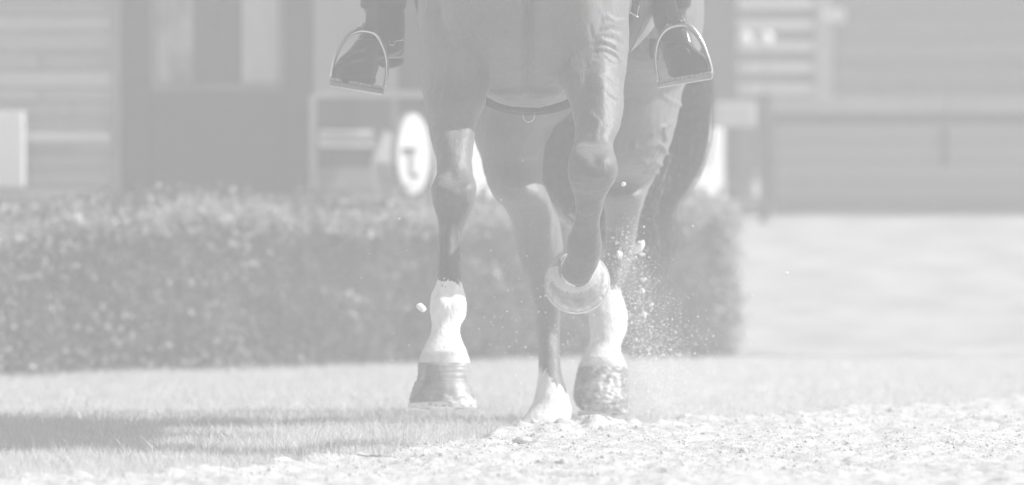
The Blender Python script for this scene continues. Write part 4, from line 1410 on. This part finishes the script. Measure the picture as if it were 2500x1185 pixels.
tag(obj("sand_spray", mesh_np("sand_spray", v, f, M_fly)), "white spray of sand thrown up behind the hind hoof", "sand", kind="stuff")


def clod(px_, py_, d, rx, ry, seed, label, group, ang=0.0, cat="clod", name="sand_clod", rough=.25):
    flying = d is not None
    if d is None:
        d = F * HC / (py_ + ry * .7 - 300)
    v = ICO3_V.copy()
    v = v * (1 + rough * vnoise(v + seed * 3.1, 1.3, seed) + rough * .5 * vnoise(v, 3.1, seed + 1))[:, None]
    k = d / F
    v = v * np.array([rx * k, max(rx, ry) * .8 * k, ry * k])
    ca, sa = math.cos(ang), math.sin(ang)
    v = np.stack([v[:, 0] * ca - v[:, 2] * sa, v[:, 1], v[:, 0] * sa + v[:, 2] * ca], 1)
    o = obj(name, mesh_np(name, v, ICO3_F, M_fly if flying else M_clod), None, tuple(P(px_, py_, d)))
    return tag(o, label, cat, group)


G = "clods of sand in the air"
clod(1028, 751, 16.2, 14, 8, 3, "long white chip of sand flying left of the straight foreleg", G, -.6)
clod(1522, 450, 16.3, 6, 5.5, 4, "round white grain of sand flying highest, beside the folded knee", G, rough=.08)
clod(1560, 604, 16.9, 10, 17, 5, "largest ragged clod of sand flying in front of the tail", G, -.5, rough=.5)
clod(1513, 624, 16.9, 6, 12, 6, "ragged clod of sand flying against the hind cannon bone", G, .5, rough=.45)
clod(1569, 591, 16.95, 4, 4.5, 7, "small round clod of sand just above the largest flying clod", G)
clod(1568, 621, 16.95, 6, 4, 8, "small flat clod of sand just below the largest flying clod", G, rough=.5)
clod(1573, 684, 17.0, 6, 4, 9, "flat clod of sand flying at the height of the folded hoof", G, .3, rough=.5)
clod(1569, 711, 17.0, 5, 6, 10, "upright clod of sand flying right of the white hind fetlock", G, rough=.5)
clod(1574, 768, 17.0, 3, 10, 12, "thin upright splinter of sand flying right of the hind fetlock", G, .25, rough=.3)
clod(1590, 744, 17.0, 6, 3.5, 13, "small level clod of sand flying right of the hind pastern", G, .2)
clod(1920, 667, 17.0, 5, 3, 14, "lone white clod of sand flying far right of the hedge", G)
clod(975, 534, 16.1, 3.2, 2.2, 15, "small white grain of sand flying left of the foreleg's knee", G)
G = "pale stones on the grass edge"
clod(427, 1142, None, 10, 9, 21, "pale round stone at the sand's edge, bottom left of the picture", G, cat="stone", name="stone", rough=.12)
clod(478, 1146, None, 15, 6, 22, "broad flat pale stone at the sand's edge right of the round one", G, cat="stone", name="stone", rough=.15)
clod(535, 1142, None, 15, 8, 23, "angular pale stone at the sand's edge with a pointed top", G, -.4, cat="stone", name="stone", rough=.3)
clod(377, 1092, None, 5, 4, 24, "small white pebble lying in the shaded grass", G, cat="stone", name="stone", rough=.12)
clod(530, 1077, None, 5, 7, 25, "small upright white pebble in the grass by the shadow", G, cat="stone", name="stone", rough=.12)
clod(856, 1012, None, 5, 5, 26, "blurred white pebble on the sunny grass left of the hooves", G, cat="stone", name="stone", rough=.12)
G = "clods of sand lying on the track"
clod(1370, 1138, None, 17, 20, 31, "tall pointed clod of sand standing near the bottom of the track", G, .2, rough=.35)
clod(1275, 1078, None, 22, 13, 32, "broad clod of sand before the planted hoof", G, rough=.35)
clod(1250, 1090, None, 14, 11, 33, "rough clod of sand left of and below the planted hoof", G, rough=.4)
clod(1470, 1058, None, 11, 14, 34, "pointed clod of sand lying right of the planted hoof", G, .2, rough=.35)
clod(1815, 1108, None, 13, 14, 35, "upright rounded clod of sand lying alone on the right track", G, rough=.2)
clod(1672, 1023, None, 18, 13, 36, "blurred large clod of sand at the back edge of the track", G, rough=.3)
clod(1000, 1130, None, 14, 13, 37, "smooth round clod of sand left on the track under the foreleg", G, rough=.15)

# ------------------------------------------------------------------ added haze that lifts the dark tones for a faded look
hz = bpy.data.materials.new("haze")
hz.use_nodes = True
nt = hz.node_tree
nt.nodes.clear()
pv = nt.nodes.new("ShaderNodeVolumePrincipled")
pv.inputs["Color"].default_value = (.98, .98, .98, 1)
pv.inputs["Density"].default_value = HAZE
pv.inputs["Anisotropy"].default_value = 0.0
out = nt.nodes.new("ShaderNodeOutputMaterial")
nt.links.new(pv.outputs[0], out.inputs["Volume"])
o = MB().box(-34, 34, -10, 54, -1.0, 3.8).build("haze", hz)
tag(o, "pale haze added over the whole riding ground for a faded look", "haze", kind="stuff")
